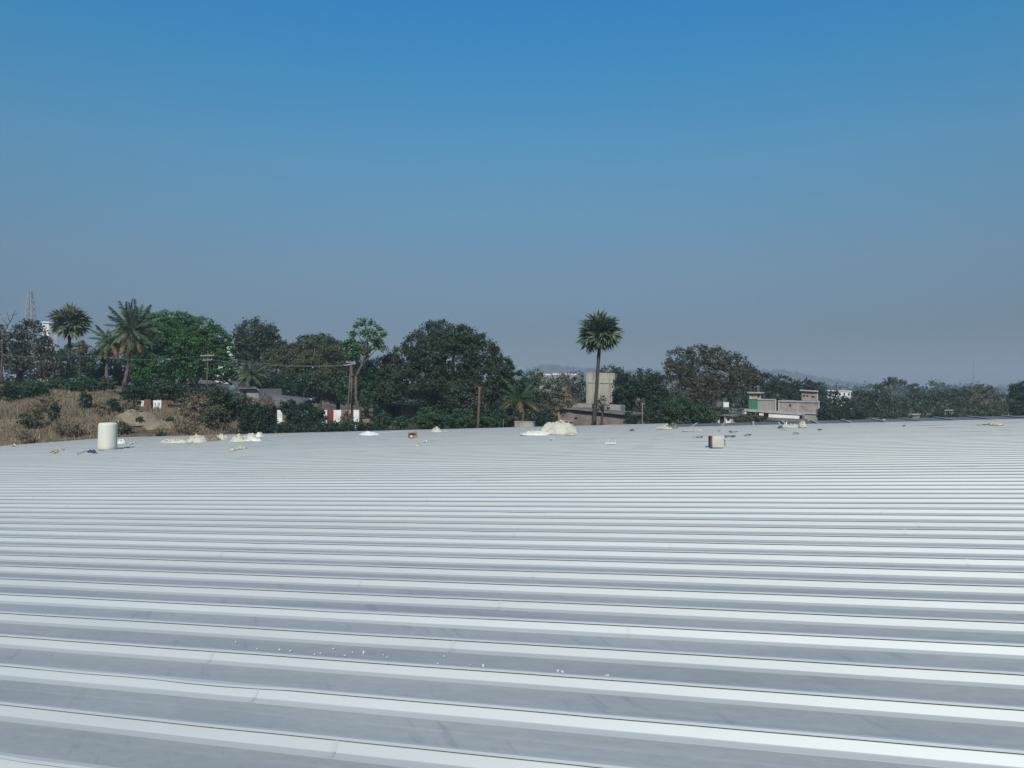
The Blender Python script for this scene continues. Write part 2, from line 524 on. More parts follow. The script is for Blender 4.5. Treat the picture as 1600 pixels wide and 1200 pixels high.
def ground_mat():
    m, nt, b = new_mat('ground')
    gm = nt.nodes.new('ShaderNodeNewGeometry')
    n = nt.nodes.new('ShaderNodeTexNoise')
    n.inputs['Scale'].default_value = 0.12
    n.inputs['Detail'].default_value = 10
    n.inputs['Roughness'].default_value = 0.7
    nt.links.new(gm.outputs['Position'], n.inputs['Vector'])
    c = ramp(nt, [(0.30, (0.07, 0.066, 0.040)), (0.42, (0.15, 0.118, 0.078)), (0.58, (0.215, 0.168, 0.112)), (0.75, (0.29, 0.23, 0.16))], n.outputs['Fac'])
    nt.links.new(c, b.inputs['Base Color'])
    b.inputs['Roughness'].default_value = 0.95
    b.inputs['Specular IOR Level'].default_value = 0.1
    bp = nt.nodes.new('ShaderNodeBump')
    bp.inputs['Distance'].default_value = 0.5
    bp.inputs['Strength'].default_value = 1.0
    n2 = nt.nodes.new('ShaderNodeTexNoise')
    n2.inputs['Scale'].default_value = 1.6
    n2.inputs['Detail'].default_value = 8
    nt.links.new(gm.outputs['Position'], n2.inputs['Vector'])
    nt.links.new(n2.outputs['Fac'], bp.inputs['Height'])
    nt.links.new(bp.outputs[0], b.inputs['Normal'])
    return m


M['ground'] = ground_mat()
tag(mesh_obj('ground', np_mesh('ground', np.stack([GX, GY, GZ], -1).reshape(-1, 3), fc, M['ground'], smooth=True)), kind='structure')

# distant hills
HC = [(-700, 606), (0, 604), (500, 604), (760, 598), (815, 580), (850, 572), (900, 577), (960, 581), (1100, 579), (1180, 576), (1235, 583), (1300, 596),
      (1350, 603), (1450, 609), (1535, 607), (1580, 603), (1640, 601), (1800, 606), (2400, 607)]


def hills():
    vs, d0 = [], 2300.0
    pxs = np.arange(-700, 2401, 4.0)
    crest = np.interp(pxs, [a for a, _ in HC], [b for _, b in HC])
    rows = [(-260, 0.0), (-160, 0.45), (-70, 0.8), (0, 1.0), (120, 0.75), (300, 0.0)]
    for r_, (dy, k) in enumerate(rows):
        for i, px in enumerate(pxs):
            d = d0 + dy
            h = CAM_Z + (610 - crest[i]) / 1200 * d0
            h = h * k + (2.6 * noise.noise((px * 0.05, r_ * 3.1, 0)) + 2.2 * noise.noise((px * 0.21, r_ * 2.3, 4))) * (1.0 if k else 0)
            vs.append(((px - 800) / 1200 * d, d, max(h, -0.5) if k else -0.8))
    n = len(pxs)
    fs = [(r * n + i, r * n + i + 1, (r + 1) * n + i + 1, (r + 1) * n + i) for r in range(len(rows) - 1) for i in range(n - 1)]
    m = surf('hill_scrub', [(0.3, (0.035, 0.045, 0.025)), (0.6, (0.085, 0.078, 0.045)), (0.8, (0.13, 0.11, 0.07))], 0.02, 0.95)
    tag(mesh_obj('hills', np_mesh('hills', vs, fs, m, smooth=True)), kind='structure')
    return d0


HILL_D = hills()

# ------------------------------------------------------------------ warehouse roof
RIB = Vector((-3945, 1200, -158)).normalized()       # down the slope, to the left in the picture
ACR = Vector((0.2910, 0.9567, 0.0)).normalized()     # across the ribs, level
ACR = (ACR - RIB * ACR.dot(RIB)).normalized()
NRM = RIB.cross(ACR)
if NRM.z < 0:
    NRM = -NRM
H_CAM = 1.70
R0 = Vector((0, 0, CAM_Z - H_CAM))
PITCH = 0.5235
EAVE, RIDGE, T_NEAR, T_FAR = 41.5, -26.0, 3.370 - 18 * 0.5235, 42.0


def roof(r, t, w=0.0):
    return R0 + RIB * r + ACR * t + NRM * w


def roof_at(px, py):
    d = Vector(((px - 800) / 1200, 1.0, (610 - py) / 1200))
    k = (R0 - cam.location).dot(NRM) / d.dot(NRM)
    p = cam.location + d * k
    q = p - R0
    return q.dot(RIB), q.dot(ACR), p


wh = empty('warehouse', (0, 0, 0), 'vast pale ribbed metal warehouse roof filling the foreground', 'warehouse')

#            u offset, height
PROFILE = [(0.006, 0.045), (0.014, 0.042), (0.055, 0.002), (0.062, 0.0), (PITCH - 0.088, 0.0), (PITCH - 0.084, 0.001), (PITCH - 0.050, 0.011),
           (PITCH - 0.047, 0.013), (PITCH - 0.016, 0.053), (PITCH - 0.001, 0.054), (PITCH - 0.001, 0.0625), (PITCH - 0.022, 0.0615), (PITCH - 0.010, 0.0705),
           (PITCH + 0.006, 0.0715), (PITCH + 0.006, 0.045)]


def panel_mesh(seed, r0, r1):
    rs = np.arange(r0, r1 + 1e-6, 0.25)
    rg = random.Random(seed)
    bumps = [(rg.uniform(r0, r1), rg.uniform(0.25, 0.9), rg.uniform(0.005, 0.015)) for _ in range(8)]
    laps = [rg.uniform(0, 9) + k * 12.0 + r0 for k in range(int((r1 - r0) / 12) + 1)]
    v, f, np_ = [], [], len(PROFILE)
    for i, r in enumerate(rs):
        b = sum(a * max(0.0, 1 - ((r - c) / w) ** 2) for c, w, a in bumps)
        wob = 0.0022 * noise.noise((r * 0.5, seed * 3.7, 0)) + 0.001 * noise.noise((r * 2.1, seed * 1.7, 5))
        for k, (u, w) in enumerate(PROFILE):
            uu, ww = u, w
            if 7 <= k:                      # the seam wanders a little; looser where the crimp has opened
                uu += wob * 2.0
                ww += wob * 0.8
            if k in (11, 12):
                uu -= b
                ww -= b * 0.4
            if 3 <= k <= 4:
                ww += 0.0025 * noise.noise((r * 0.35, k * 9.0, seed * 5.3))
            p = RIB * r + ACR * uu + NRM * ww
            v.append(tuple(p))
    n = len(rs)
    for i in range(n - 1):
        for k in range(np_ - 1):
            a = i * np_ + k
            f.append((a, a + 1, a + 1 + np_, a + np_))
    # end laps: the upper sheet's edge stands a few millimetres proud
    for L in laps:
        if not (r0 + 0.3 < L < r1 - 0.3):
            continue
        for k in range(5, 8):
            (u0, w0), (u1, w1) = PROFILE[k], PROFILE[k + 1]
            o = len(v)
            for rr, hh in ((L, 0.004), (L + 0.03, 0.001)):
                for u, w in ((u0, w0), (u1, w1)):
                    v.append(tuple(RIB * rr + ACR * u + NRM * (w + hh)))
            f.append((o, o + 1, o + 3, o + 2))
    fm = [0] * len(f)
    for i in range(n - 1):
        fm[i * (np_ - 1) + 9] = fm[i * (np_ - 1) + 10] = 2        # gap under the seam fold, its shadow put into the colour
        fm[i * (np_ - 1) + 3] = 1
    return np_mesh('roof_panel', v, f, [M['roof_metal'], M['roof_pan_shaded'], M['seam_shade']], face_mat=fm)


EDGE_R, EDGE_T = 4.0, 37.0        # right of this line the last strip of roof has not been sheeted yet
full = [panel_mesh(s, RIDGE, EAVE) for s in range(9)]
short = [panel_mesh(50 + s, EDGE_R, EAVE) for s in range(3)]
k_, t_ = 0, T_NEAR
order = list(range(9))
last = -1
while t_ < T_FAR:
    pool = short if t_ > EDGE_T else full
    c_ = random.choice([q for q in range(len(pool)) if q != last])
    last = c_
    o = mesh_obj('roof_panel', pool[c_], wh, R0 + ACR * t_)
    t_ += PITCH
T_END = t_
# underlay and purlins of the unsheeted strip
ub = MB()


def roof_slab(mb, r0, r1, t0, t1, w0, w1):
    c = [roof(r0, t0, w0), roof(r0, t1, w0), roof(r1, t1, w0), roof(r1, t0, w0), roof(r0, t0, w1), roof(r0, t1, w1), roof(r1, t1, w1), roof(r1, t0, w1)]
    mb.hexa(c)
    return mb


m_under = surf('insulation_facing', [(0.3, (0.10, 0.105, 0.115)), (0.7, (0.17, 0.175, 0.185))], 0.7, 0.75, stretch=(1, 1, 1))
xs = np.linspace(EDGE_R - 0.1, RIDGE, 22)
for a_, b_ in zip(xs[:-1], xs[1:]):
    roof_slab(MB(), b_ + 0.09, a_ - 0.09, EDGE_T + 0.4, T_END, -0.12, 0.02).build('insulation_strip', m_under, wh)
    roof_slab(MB(), b_ - 0.055, b_ + 0.055, EDGE_T + 0.35, T_END + 0.05, -0.10, 0.07).build('purlin', M['slab'], wh)
roof_slab(MB(), EDGE_R, EAVE + 0.02, T_END + 0.005, T_END + 0.16, -0.2, 0.055).build('verge_trim', M['steel'], wh)
roof_slab(MB(), EAVE + 0.01, EAVE + 0.25, T_NEAR, T_END, -0.28, -0.10).build('gutter', M['steel'], wh)
# walls below
wm = surf('wall_sheet', [(0.3, (0.32, 0.36, 0.40)), (0.7, (0.42, 0.46, 0.50))], 0.5, 0.6)


def wall_between(a, b, th):
    (ra, ta), (rb, tb) = a, b
    p, q = roof(ra, ta, -0.25), roof(rb, tb, -0.25)
    n = Vector((q.y - p.y, p.x - q.x, 0)).normalized() * th
    mb = MB()
    mb.hexa([(p.x, p.y, -1), (q.x, q.y, -1), (q.x + n.x, q.y + n.y, -1), (p.x + n.x, p.y + n.y, -1),
             tuple(p), tuple(q), (q.x + n.x, q.y + n.y, q.z), (p.x + n.x, p.y + n.y, p.z)])
    mb.build('wall', wm, wh)


wall_between((RIDGE, T_END - 0.1), (EAVE - 0.1, T_END - 0.1), 0.2)
wall_between((EAVE - 0.1, T_END - 0.1), (EAVE - 0.1, T_NEAR + 0.1), 0.2)

# ------------------------------------------------------------------ foliage builders
def unit(n):
    v = rng.normal(size=(n, 3))
    return v / np.linalg.norm(v, axis=1, keepdims=True)


def leaf_quads(cen, nrm, size, tone):
    """diamond leaf sprays at cen facing nrm"""
    n = len(cen)
    a = unit(n)
    a -= nrm * np.sum(a * nrm, 1, keepdims=True)
    a /= np.linalg.norm(a, axis=1, keepdims=True) + 1e-9
    b = np.cross(nrm, a)
    L = (size * rng.uniform(0.6, 1.35, n))[:, None]
    W = L * rng.uniform(0.4, 0.7, n)[:, None]
    bend = nrm * (L * rng.uniform(-0.25, 0.25, n)[:, None])
    v = np.stack([cen - a * L * 0.5, cen + b * W * 0.5 + bend * 0.5, cen + a * L * 0.5 + bend, cen - b * W * 0.5 + bend * 0.5], 1).reshape(-1, 3)
    f = np.arange(4 * n).reshape(n, 4)
    return v, f, np.repeat(tone, 4)


def crown_arrays(blobs, leaf, density=1.0, clump=0.28, hollow=0.62, sparse=0.0, flat=1.0):
    """blobs: (centre xyz, radii xyz) in world space"""
    V, F, T, off = [], [], [], 0
    for c, r in blobs:
        c, r = np.array(c, float), np.array(r, float)
        area = math.pi * r[0] * r[2]
        mean_r = (r[0] * r[1] * r[2]) ** (1 / 3)
        n_leaf = int(max(40, density * 9.0 * area / (0.28 * leaf * leaf) * 0.5))
        cr = max(clump * mean_r, leaf * 1.3)
        n_cl = max(8, int(5.5 * (mean_r / cr) ** 2 * (1 - sparse)))
        d = unit(n_cl)
        rad = rng.uniform(hollow, 1.0, n_cl) ** 0.7
        tone_c = rng.uniform(0, 1, n_cl)
        cc = d * rad[:, None]
        k = rng.integers(0, n_cl, n_leaf)
        off_l = rng.normal(size=(n_leaf, 3)) * (cr * 0.42)
        off_l[:, 2] *= 0.75 * flat
        pos = c + cc[k] * r + off_l
        nr = d[k] * 0.55 + unit(n_leaf) * 0.9 + np.array([0, 0, 0.35])
        nr /= np.linalg.norm(nr, axis=1, keepdims=True)
        tone = np.clip(0.5 * tone_c[k] + 0.5 * rng.uniform(0, 1, n_leaf), 0, 1)
        v, f, t = leaf_quads(pos, nr, leaf, tone)
        V.append(v)
        F.append(f + off)
        T.append(t)
        off += len(v)
    return np.concatenate(V), np.concatenate(F), np.concatenate(T)


LEAVES = [0]


def crown(name, blobs, mat, parent, leaf, origin, **kw):
    v, f, t = crown_arrays(blobs, leaf, **kw)
    LEAVES[0] += len(f)
    v = v - np.array(origin)
    return mesh_obj(name, np_mesh(name, v, f, mat, tone=t), parent)


def blob(px, py, rx, ry, d, dz=0.0, deep=1.0):
    c = P(px, py, d + dz)
    k = (d + dz) / 1200
    return tuple(c), (rx * k, rx * k * deep, ry * k)


def limb(mb, a, b, ra, rb, sag=0.0, n=4, side=7):
    a, b = Vector(a), Vector(b)
    pts, rad = [], []
    for i in range(n + 1):
        t = i / n
        p = a.lerp(b, t)
        p += Vector((random.uniform(-1, 1), random.uniform(-1, 1), random.uniform(-0.4, 0.4))) * (b - a).length * 0.05 * (1 if 0 < i < n else 0)
        p.z += sag * math.sin(math.pi * t)
        pts.append(p)
        rad.append(ra + (rb - ra) * t)
    mb.tube(pts, rad, side)


def tree(name, label, px, d, blobs, mat, leaf_px=3.5, cat='tree', group=None, trunk_r=0.3, bark='bark', limbs=True, base_py=None, fork=0.35, density=1.0, mat2=None, blobs2=None, **kw):
    """blobs in photo pixels (px, py, rx, ry[, depth offset])"""
    bx = P(px, 610, d)
    bz = gz(bx.x, bx.y) if base_py is None else P(px, base_py, d).z
    base = Vector((bx.x, bx.y, bz))
    root = empty(name, base, label, cat, group)
    bl = [blob(b[0], b[1], b[2], b[3], d, b[4] if len(b) > 4 else random.uniform(-1.5, 1.5)) for b in blobs]
    leaf = leaf_px * d / 1200
    crown('crown', bl, M[mat], root, leaf, base, density=density, **kw)
    if blobs2:
        bl2 = [blob(b[0], b[1], b[2], b[3], d, b[4] if len(b) > 4 else -2.0) for b in blobs2]
        crown('crown', bl2, M[mat2 or mat], root, leaf, base, density=density, **kw)
    mb = MB()
    top = max(b[0][2] + b[1][2] * 0.2 for b in bl)
    mid = Vector((base.x * 0.6 + sum(b[0][0] for b in bl) / len(bl) * 0.4, base.y, bz + (top - bz) * fork))
    limb(mb, base - Vector((0, 0, 0.4)), mid, trunk_r * 1.25, trunk_r * 0.85)
    if limbs:
        for c, r in bl:
            tip = Vector(c) + Vector((0, 0, r[2] * 0.3))
            limb(mb, mid, tip, trunk_r * 0.6, trunk_r * 0.12, n=5, side=5)
    mb.build('trunk', M[bark], root, smooth=True, origin=base)
    return root


def depth_on_ground(px, py, d0=56.0, d1=92.0):
    for d in np.arange(d0, d1, 0.25):
        if gz((px - 800) / 1200 * d, d) >= CAM_Z + (610 - py) / 1200 * d:
            return float(d)
    return d1


def bush(label, px, py, rx, ry, d, mat, leaf_px=3.6, name='bush', cat='bush', group=None, density=1.0, extra=(), deep=0.8, **kw):
    c = P(px, py, d)
    base = Vector((c.x, c.y, min(gz(c.x, c.y), c.z)))
    root = empty(name, base, label, cat, group)
    k = d / 1200
    bl = [blob(px, py, rx, ry, d, 0.0, deep)]
    for ex in extra:
        bl.append(blob(*ex, d, random.uniform(-0.8, 0.8), deep))
    crown('foliage', bl, M[mat], root, leaf_px * k, base, density=density, hollow=0.45, **kw)
    mb = MB()
    for c2, r2 in bl:
        for _ in range(3):
            tip = Vector(c2) + Vector((random.uniform(-.5, .5) * r2[0], random.uniform(-.4, .4) * r2[1], random.uniform(0, .6) * r2[2]))
            limb(mb, base - Vector((0, 0, 0.2)), tip, 0.05, 0.015, n=3, side=5)
    mb.build('stem', M['bark'], root, origin=base)
    return root


# palms -------------------------------------------------------------
def fan_leaf_mesh(seed, mat, L=1.0, pet=0.42, n=13, spread=R(118), droop=0.25):
    rg = random.Random(seed)
    v, f = [], []
    w = 0.018
    v += [(0, -w, 0), (0, w, 0), (pet, w, 0.0), (pet, -w, 0.0)]
    f.append((0, 1, 2, 3))
    rad = L - pet
    tone = [0.7] * 4
    for i in range(n):
        a = -spread + 2 * spread * i / (n - 1) + rg.uniform(-0.04, 0.04)
        q = rad * rg.uniform(0.82, 1.05) * (0.72 + 0.28 * math.cos(a * 0.7))
        da = spread / (n - 1) * 0.92
        lift = 0.10 * (1 if i % 2 else -1) * q
        o = len(v)
        fold = 0.55 * abs(math.sin(a)) * q * 0.35
        v += [(pet, 0, 0),
              (pet + math.cos(a - da) * q * 0.55, math.sin(a - da) * q * 0.55, fold + lift * 0.3),
              (pet + math.cos(a) * q, math.sin(a) * q, fold * 1.1 - droop * q * rg.uniform(0.3, 1.0)),
              (pet + math.cos(a + da) * q * 0.55, math.sin(a + da) * q * 0.55, fold - lift * 0.3)]
        f.append((o, o + 1, o + 2, o + 3))
        tone += [rg.uniform(0.1, 0.9)] * 4
    return np_mesh('fan_leaf', v, f, mat, tone=tone)


def frond_mesh(seed, mat, L=4.0, arc=1.1, n=26, leaflet=0.75, hang=0.8):
    """feather frond: rachis rising along +X and arching down"""
    rg = random.Random(seed)
    v, f, tone = [], [], []
    pts = []
    ang, p = 0.0, Vector((0, 0, 0))
    for i in range(n + 1):
        pts.append(p.copy())
        ang = -arc * (i / n) ** 1.4
        p = p + Vector((math.cos(ang), 0, math.sin(ang))) * (L / n)
    for i in range(n):
        w0, w1 = 0.05 * (1 - i / n) + 0.008, 0.05 * (1 - (i + 1) / n) + 0.008
        o = len(v)
        v += [pts[i] + Vector((0, -w0, 0)), pts[i] + Vector((0, w0, 0)), pts[i + 1] + Vector((0, w1, 0)), pts[i + 1] + Vector((0, -w1, 0))]
        f.append((o, o + 1, o + 2, o + 3))
        tone += [0.9] * 4
    for i in range(3, n + 1):
        t = i / n
        ln = leaflet * (0.35 + 1.0 * math.sin(math.pi * min(1, 0.12 + t * 0.88)) ** 0.7) * rg.uniform(0.8, 1.1)
        tg = (pts[i] - pts[i - 1]).normalized()
        for s in (-1, 1):
            d = (tg * 0.55 + Vector((0, s * 0.8, 0)) + Vector((0, 0, -hang * rg.uniform(0.5, 1.1)))).normalized()
            b = tg * 0.13
            q0 = pts[i]
            o = len(v)
            mid = q0 + d * ln * 0.5
            tip = q0 + d * ln + Vector((0, 0, -0.12 * ln))
            v += [q0, mid + b * 0.6, tip, mid - b * 0.6]
            f.append((o, o + 1, o + 2, o + 3))
            tone += [rg.uniform(0.1, 0.9)] * 4
    return np_mesh('frond', [tuple(x) for x in v], f, mat, tone=tone)


def orient(o, direction, roll, scale):
    q = Vector(direction).normalized().to_track_quat('X', 'Z')
    o.rotation_mode = 'QUATERNION'
    from mathutils import Quaternion
    o.rotation_quaternion = q @ Quaternion((1, 0, 0), roll)
    o.scale = (scale, scale, scale)


FAN = {'palm_leaf': [fan_leaf_mesh(s, M['palm_leaf']) for s in range(4)], 'palm_pale': [fan_leaf_mesh(9 + s, M['palm_pale']) for s in range(4)],
       'palm_dry': [fan_leaf_mesh(20 + s, M['palm_dry'], droop=0.6, spread=R(60)) for s in range(2)]}
FROND = {'palm_leaf': [frond_mesh(s, M['palm_leaf'], arc=0.45 + 0.32 * s, n=32) for s in range(4)],
         'palm_dry': [frond_mesh(30 + s, M['palm_dry'], arc=0.6 + 0.3 * s, hang=1.1) for s in range(2)],
         'leaf_mid': [frond_mesh(60 + s, M['leaf_mid'], arc=0.9 + 0.25 * s) for s in range(3)]}


def palmyra(label, base_px, base_py, top_px, top_py, d, rad_px, n=56, mat='palm_leaf', trunk_px=6.0, group='palmyra palms', dry=7, ry=1.0):
    base = P(base_px, base_py, d)
    base.z = min(base.z, gz(base.x, base.y))
    top = P(top_px, top_py, d)
    root = empty('palmyra_palm', base, label, 'palm tree', group)
    r = rad_px * d / 1200
    mb = MB()
    pts, rads = [], []
    k = d / 1200
    for i in range(15):
        t = i / 14
        p = base.lerp(top, t)
        p.x += 0.10 * math.sin(t * 5) * k * 8 * 0.3
        pts.append(p)
        rads.append(trunk_px * k * 0.5 * (1.35 - 0.5 * min(1, t * 2.5) + (0.12 if i % 2 else 0)))
    mb.tube(pts, rads, 9)
    mb.build('trunk', M['palm_bark'], root, smooth=True, origin=base)
    sk = MB()                            # skirt of old leaf bases under the crown
    for i in range(26):
        a = random.uniform(0, 2 * math.pi)
        q = top + Vector((math.cos(a), math.sin(a), 0)) * 0.12
        sk.bar(q, q + Vector((math.cos(a) * 0.35, math.sin(a) * 0.35, -random.uniform(0.5, 1.4))) * (r / 2.6), 0.07, 0.02)
    sk.build('leaf_base', M['palm_dry'], root, origin=base)
    for i in range(n):
        z = -0.75 + 1.72 * (i + 0.5) / n
        a = i * 2.39996 + random.uniform(-0.2, 0.2)
        h = math.sqrt(max(0, 1 - z * z)) if abs(z) < 1 else 0.1
        dirv = Vector((math.cos(a) * max(h, 0.12), math.sin(a) * max(h, 0.12), z * ry))
        isdry = i < dry
        ms = FAN['palm_dry'] if isdry else FAN[mat]
        o = mesh_obj('fan_leaf', ms[i % len(ms)], root, top - base + Vector((0, 0, r * 0.08)))
        orient(o, dirv + Vector((random.uniform(-.25, .25), random.uniform(-.25, .25), random.uniform(-.3, .15))), random.uniform(-0.9, 0.9), r * random.uniform(0.74, 1.06) * (0.85 if isdry else 1.0))
    return root


def feather_palm(label, name, base_px, base_py, top_px, top_py, d, len_px, n=22, mat='palm_leaf', trunk_px=6.0, bark='bark_pale', dry=4, lean=0.0, group='coconut palms', lo=-0.35, hi=1.25, cat='palm tree'):
    base = P(base_px, base_py, d)
    base.z = min(base.z, gz(base.x, base.y))
    top = P(top_px, top_py, d)
    root = empty(name, base, label, cat, group)
    k = d / 1200
    mb = MB()
    pts, rads = [], []
    for i in range(12):
        t = i / 11
        p = base.lerp(top, t)
        p.x += lean * k * math.sin(math.pi * t)
        pts.append(p)
        rads.append(trunk_px * k * 0.5 * (1.3 - 0.55 * min(1, t * 1.6) + (0.1 if i % 2 else 0)))
    mb.tube(pts, rads, 9)
    mb.build('trunk', M[bark], root, smooth=True, origin=base)
    L = len_px * k / 4.0
    for i in range(n):
        el = lo + (hi - lo) * ((i + 0.5) / n) ** 1.1
        a = i * 2.39996 + random.uniform(-0.25, 0.25)
        isdry = i < dry
        ms = FROND['palm_dry'] if isdry else FROND[mat]
        vi = int((1 - (el - lo) / (hi - lo)) * len(ms) * 0.999)         # young upright fronds arch least
        o = mesh_obj('frond', ms[max(0, min(len(ms) - 1, vi))], root, top - base)
        dirv = Vector((math.cos(a) * math.cos(el), math.sin(a) * math.cos(el), math.sin(el)))
        orient(o, dirv, random.uniform(-0.3, 0.3), L * random.uniform(0.85, 1.1))
    return root


# ------------------------------------------------------------------ trees, left to right
tree('grey_tree', 'dusty grey-leaved tree at the far left edge beneath the bare twigs', 30, 100,
     [(12, 535, 34, 32), (48, 522, 26, 22), (5, 575, 40, 28), (52, 565, 34, 30), (72, 548, 16, 24), (-35, 550, 35, 40), (85, 580, 18, 20)], 'leaf_grey', trunk_r=0.3, density=0.75, leaf_px=4.4)
bt = P(4, 595, 97)
bt.z = gz(bt.x, bt.y)
o_bt = empty('bare_tree', bt, 'bare twiggy branch rising above the dusty grey tree', 'tree')
mb = MB()
limb(mb, bt, P(6, 520, 97), 0.16, 0.10)
limb(mb, P(6, 520, 97), P(16, 503, 97), 0.08, 0.05)
mb.build('trunk', M['bark'], o_bt, smooth=True, origin=bt)
for a_, b_ in [((16, 503), (25, 484)), ((16, 503), (10, 487)), ((6, 520), (-6, 500)), ((20, 493), (28, 489)), ((6, 520), (-14, 515)), ((-6, 500), (-12, 486)), ((-6, 500), (2, 489)), ((12, 508), (3, 497))]:
    mb = MB()
    limb(mb, P(*a_, 97), P(*b_, 97), 0.055, 0.02, n=3, side=5)
    mb.build('branch', M['bark'], o_bt, origin=bt)
tree('broadleaf_tree', 'deep green tree filling the gap below the grey-green fan palm', 100, 114,
     [(92, 572, 26, 26), (118, 560, 26, 28), (80, 585, 20, 18), (135, 580, 22, 24)], 'leaf_mid', density=0.9)
tree('broadleaf_tree', 'shady green tree behind the two coconut trunks', 185, 116,
     [(160, 572, 26, 28), (190, 565, 30, 32), (220, 572, 26, 30), (175, 590, 30, 16)], 'leaf_mid', density=0.9)
tree('rain_tree', 'broad bright green tree with a flat spreading layered crown', 285, 114,
     [(240, 512, 34, 22), (268, 500, 36, 15), (305, 512, 36, 18), (330, 528, 30, 20), (350, 548, 20, 16), (232, 540, 34, 22), (275, 535, 42, 26), (250, 568, 42, 28),
      (300, 565, 44, 28), (335, 575, 30, 22), (225, 580, 24, 20), (300, 540, 40, 24), (252, 525, 40, 26), (290, 525, 40, 20), (320, 552, 34, 22), (240, 590, 34, 16), (290, 592, 40, 16), (345, 590, 24, 14)], 'leaf_green', trunk_r=0.5, clump=0.2, flat=0.7, density=1.1)
tree('broadleaf_tree', 'compact dark round-topped tree just right of the bright green tree', 400, 130,
     [(398, 522, 34, 24), (385, 540, 24, 24), (420, 535, 20, 26), (405, 552, 36, 24), (455, 548, 14, 12), (440, 545, 14, 14), (385, 575, 26, 22), (425, 580, 24, 22)], 'leaf_dark', density=1.0)
tree('broadleaf_tree', 'dark low-domed tree showing only its top behind the olive tree', 500, 150,
     [(482, 535, 20, 12), (505, 536, 24, 14), (525, 545, 18, 14), (480, 552, 22, 16), (510, 556, 30, 18)], 'leaf_dark')
tree('olive_tree', 'faded olive-brown feathery tree left of the lanky tree', 470, 116,
     [(432, 560, 26, 16), (460, 556, 30, 20), (492, 550, 32, 20), (520, 562, 24, 24), (440, 582, 28, 20), (478, 580, 34, 24), (515, 590, 28, 22), (500, 606, 30, 16)], 'leaf_olive', density=0.8, bark='bark_pale',
     mat2='leaf_mid', blobs2=[(478, 592, 22, 16), (520, 600, 20, 16), (470, 575, 14, 10)])
tree('broadleaf_tree', 'shadowy tree filling the gap behind the leaning wooden pole', 528, 124,
     [(515, 585, 24, 26), (540, 575, 24, 26), (560, 570, 22, 26), (530, 610, 30, 20), (600, 580, 20, 26), (585, 600, 24, 24), (490, 610, 26, 18), (455, 612, 24, 16)], 'leaf_deep', density=1.0)
tree('broadleaf_tree', 'deep green undergrowth tree directly above the dark gable roof', 430, 108,
     [(410, 595, 24, 16), (435, 600, 22, 16), (390, 600, 18, 14), (455, 605, 18, 12)], 'leaf_deep')

# the lanky tree with bright tufts
lk = P(562, 640, 94)
lk.z = gz(lk.x, lk.y)
o_lk = empty('lanky_tree', lk, 'tall lanky tree with a leaning bare trunk and bright leaf tufts', 'tree')
mb = MB()
jn = [P(556, 588, 94), P(566, 568, 94), P(570, 555, 94)]
limb(mb, lk, jn[0], 0.2, 0.17)
limb(mb, jn[0], jn[1], 0.17, 0.15)
limb(mb, jn[1], jn[2], 0.15, 0.13)
mb.build('trunk', M['pole'], o_lk, smooth=True, origin=lk)
tips = [(560, 522), (580, 508), (596, 520), (548, 533), (598, 534), (590, 545), (570, 535), (545, 545), (576, 520)]
for tx, ty in tips:
    mb = MB()
    limb(mb, jn[2] if ty < 540 else jn[1], P(tx, ty, 94), 0.11, 0.035, n=4, side=5)
    mb.build('branch', M['pole'], o_lk, smooth=True, origin=lk)
crown('crown', [blob(a, b, c, e_, 94) for a, b, c, e_ in [(560, 508, 9, 4), (575, 505, 10, 5), (590, 513, 9, 4), (598, 523, 8, 4), (585, 530, 14, 7), (555, 522, 9, 5), (546, 534, 9, 7),
      (560, 540, 15, 9), (592, 538, 9, 7), (600, 545, 6, 5), (572, 520, 9, 6), (583, 519, 8, 5), (555, 552, 14, 8), (566, 500, 5, 3), (540, 540, 6, 5), (577, 545, 10, 6)]], M['leaf_green'], o_lk, 4.2 * 94 / 1200, lk, density=0.85, clump=0.4, hollow=0.2)

tree('broadleaf_tree', 'green bushy tree under the lanky tree beside the twin poles', 575, 97,
     [(575, 590, 24, 26), (560, 612, 20, 22), (592, 605, 20, 26), (540, 610, 14, 22), (575, 625, 22, 14)], 'leaf_mid', density=0.9)
tree('mango_tree', 'huge dark rounded tree dominating the middle of the skyline', 700, 96,
     [(690, 527, 40, 26), (720, 532, 34, 24), (665, 545, 36, 30), (745, 552, 34, 32), (700, 560, 50, 36), (635, 566, 34, 26), (780, 578, 24, 26), (760, 590, 40, 34), (620, 590, 30, 26),
      (655, 592, 44, 28), (705, 598, 46, 30), (735, 620, 46, 30), (780, 615, 24, 30), (700, 625, 34, 20), (610, 612, 22, 16), (614, 574, 18, 20), (606, 596, 18, 24), (790, 600, 14, 22), (655, 612, 34, 12)], 'leaf_dark', trunk_r=0.6, clump=0.2, density=1.1, hollow=0.75)
tree('broadleaf_tree', 'dim green tree in the shadow behind the big dark tree', 660, 112,
     [(610, 630, 26, 20), (645, 635, 30, 22), (685, 640, 30, 20), (725, 650, 34, 18), (770, 645, 30, 22)], 'leaf_deep', density=0.9)
feather_palm('low young coconut palm with arching fronds right of the rusty pole', 'coconut_palm', 812, 668, 812, 626, 88, 40, n=18, mat='leaf_mid', trunk_px=7, bark='palm_bark', dry=3, hi=1.35, lo=-0.2)
tree('broadleaf_tree', 'green tree squeezed between the big dark tree and the grey twiggy tree', 815, 104,
     [(808, 600, 16, 22), (825, 610, 18, 22), (835, 590, 14, 14), (812, 640, 22, 22), (838, 645, 16, 20)], 'leaf_mid', density=0.85)
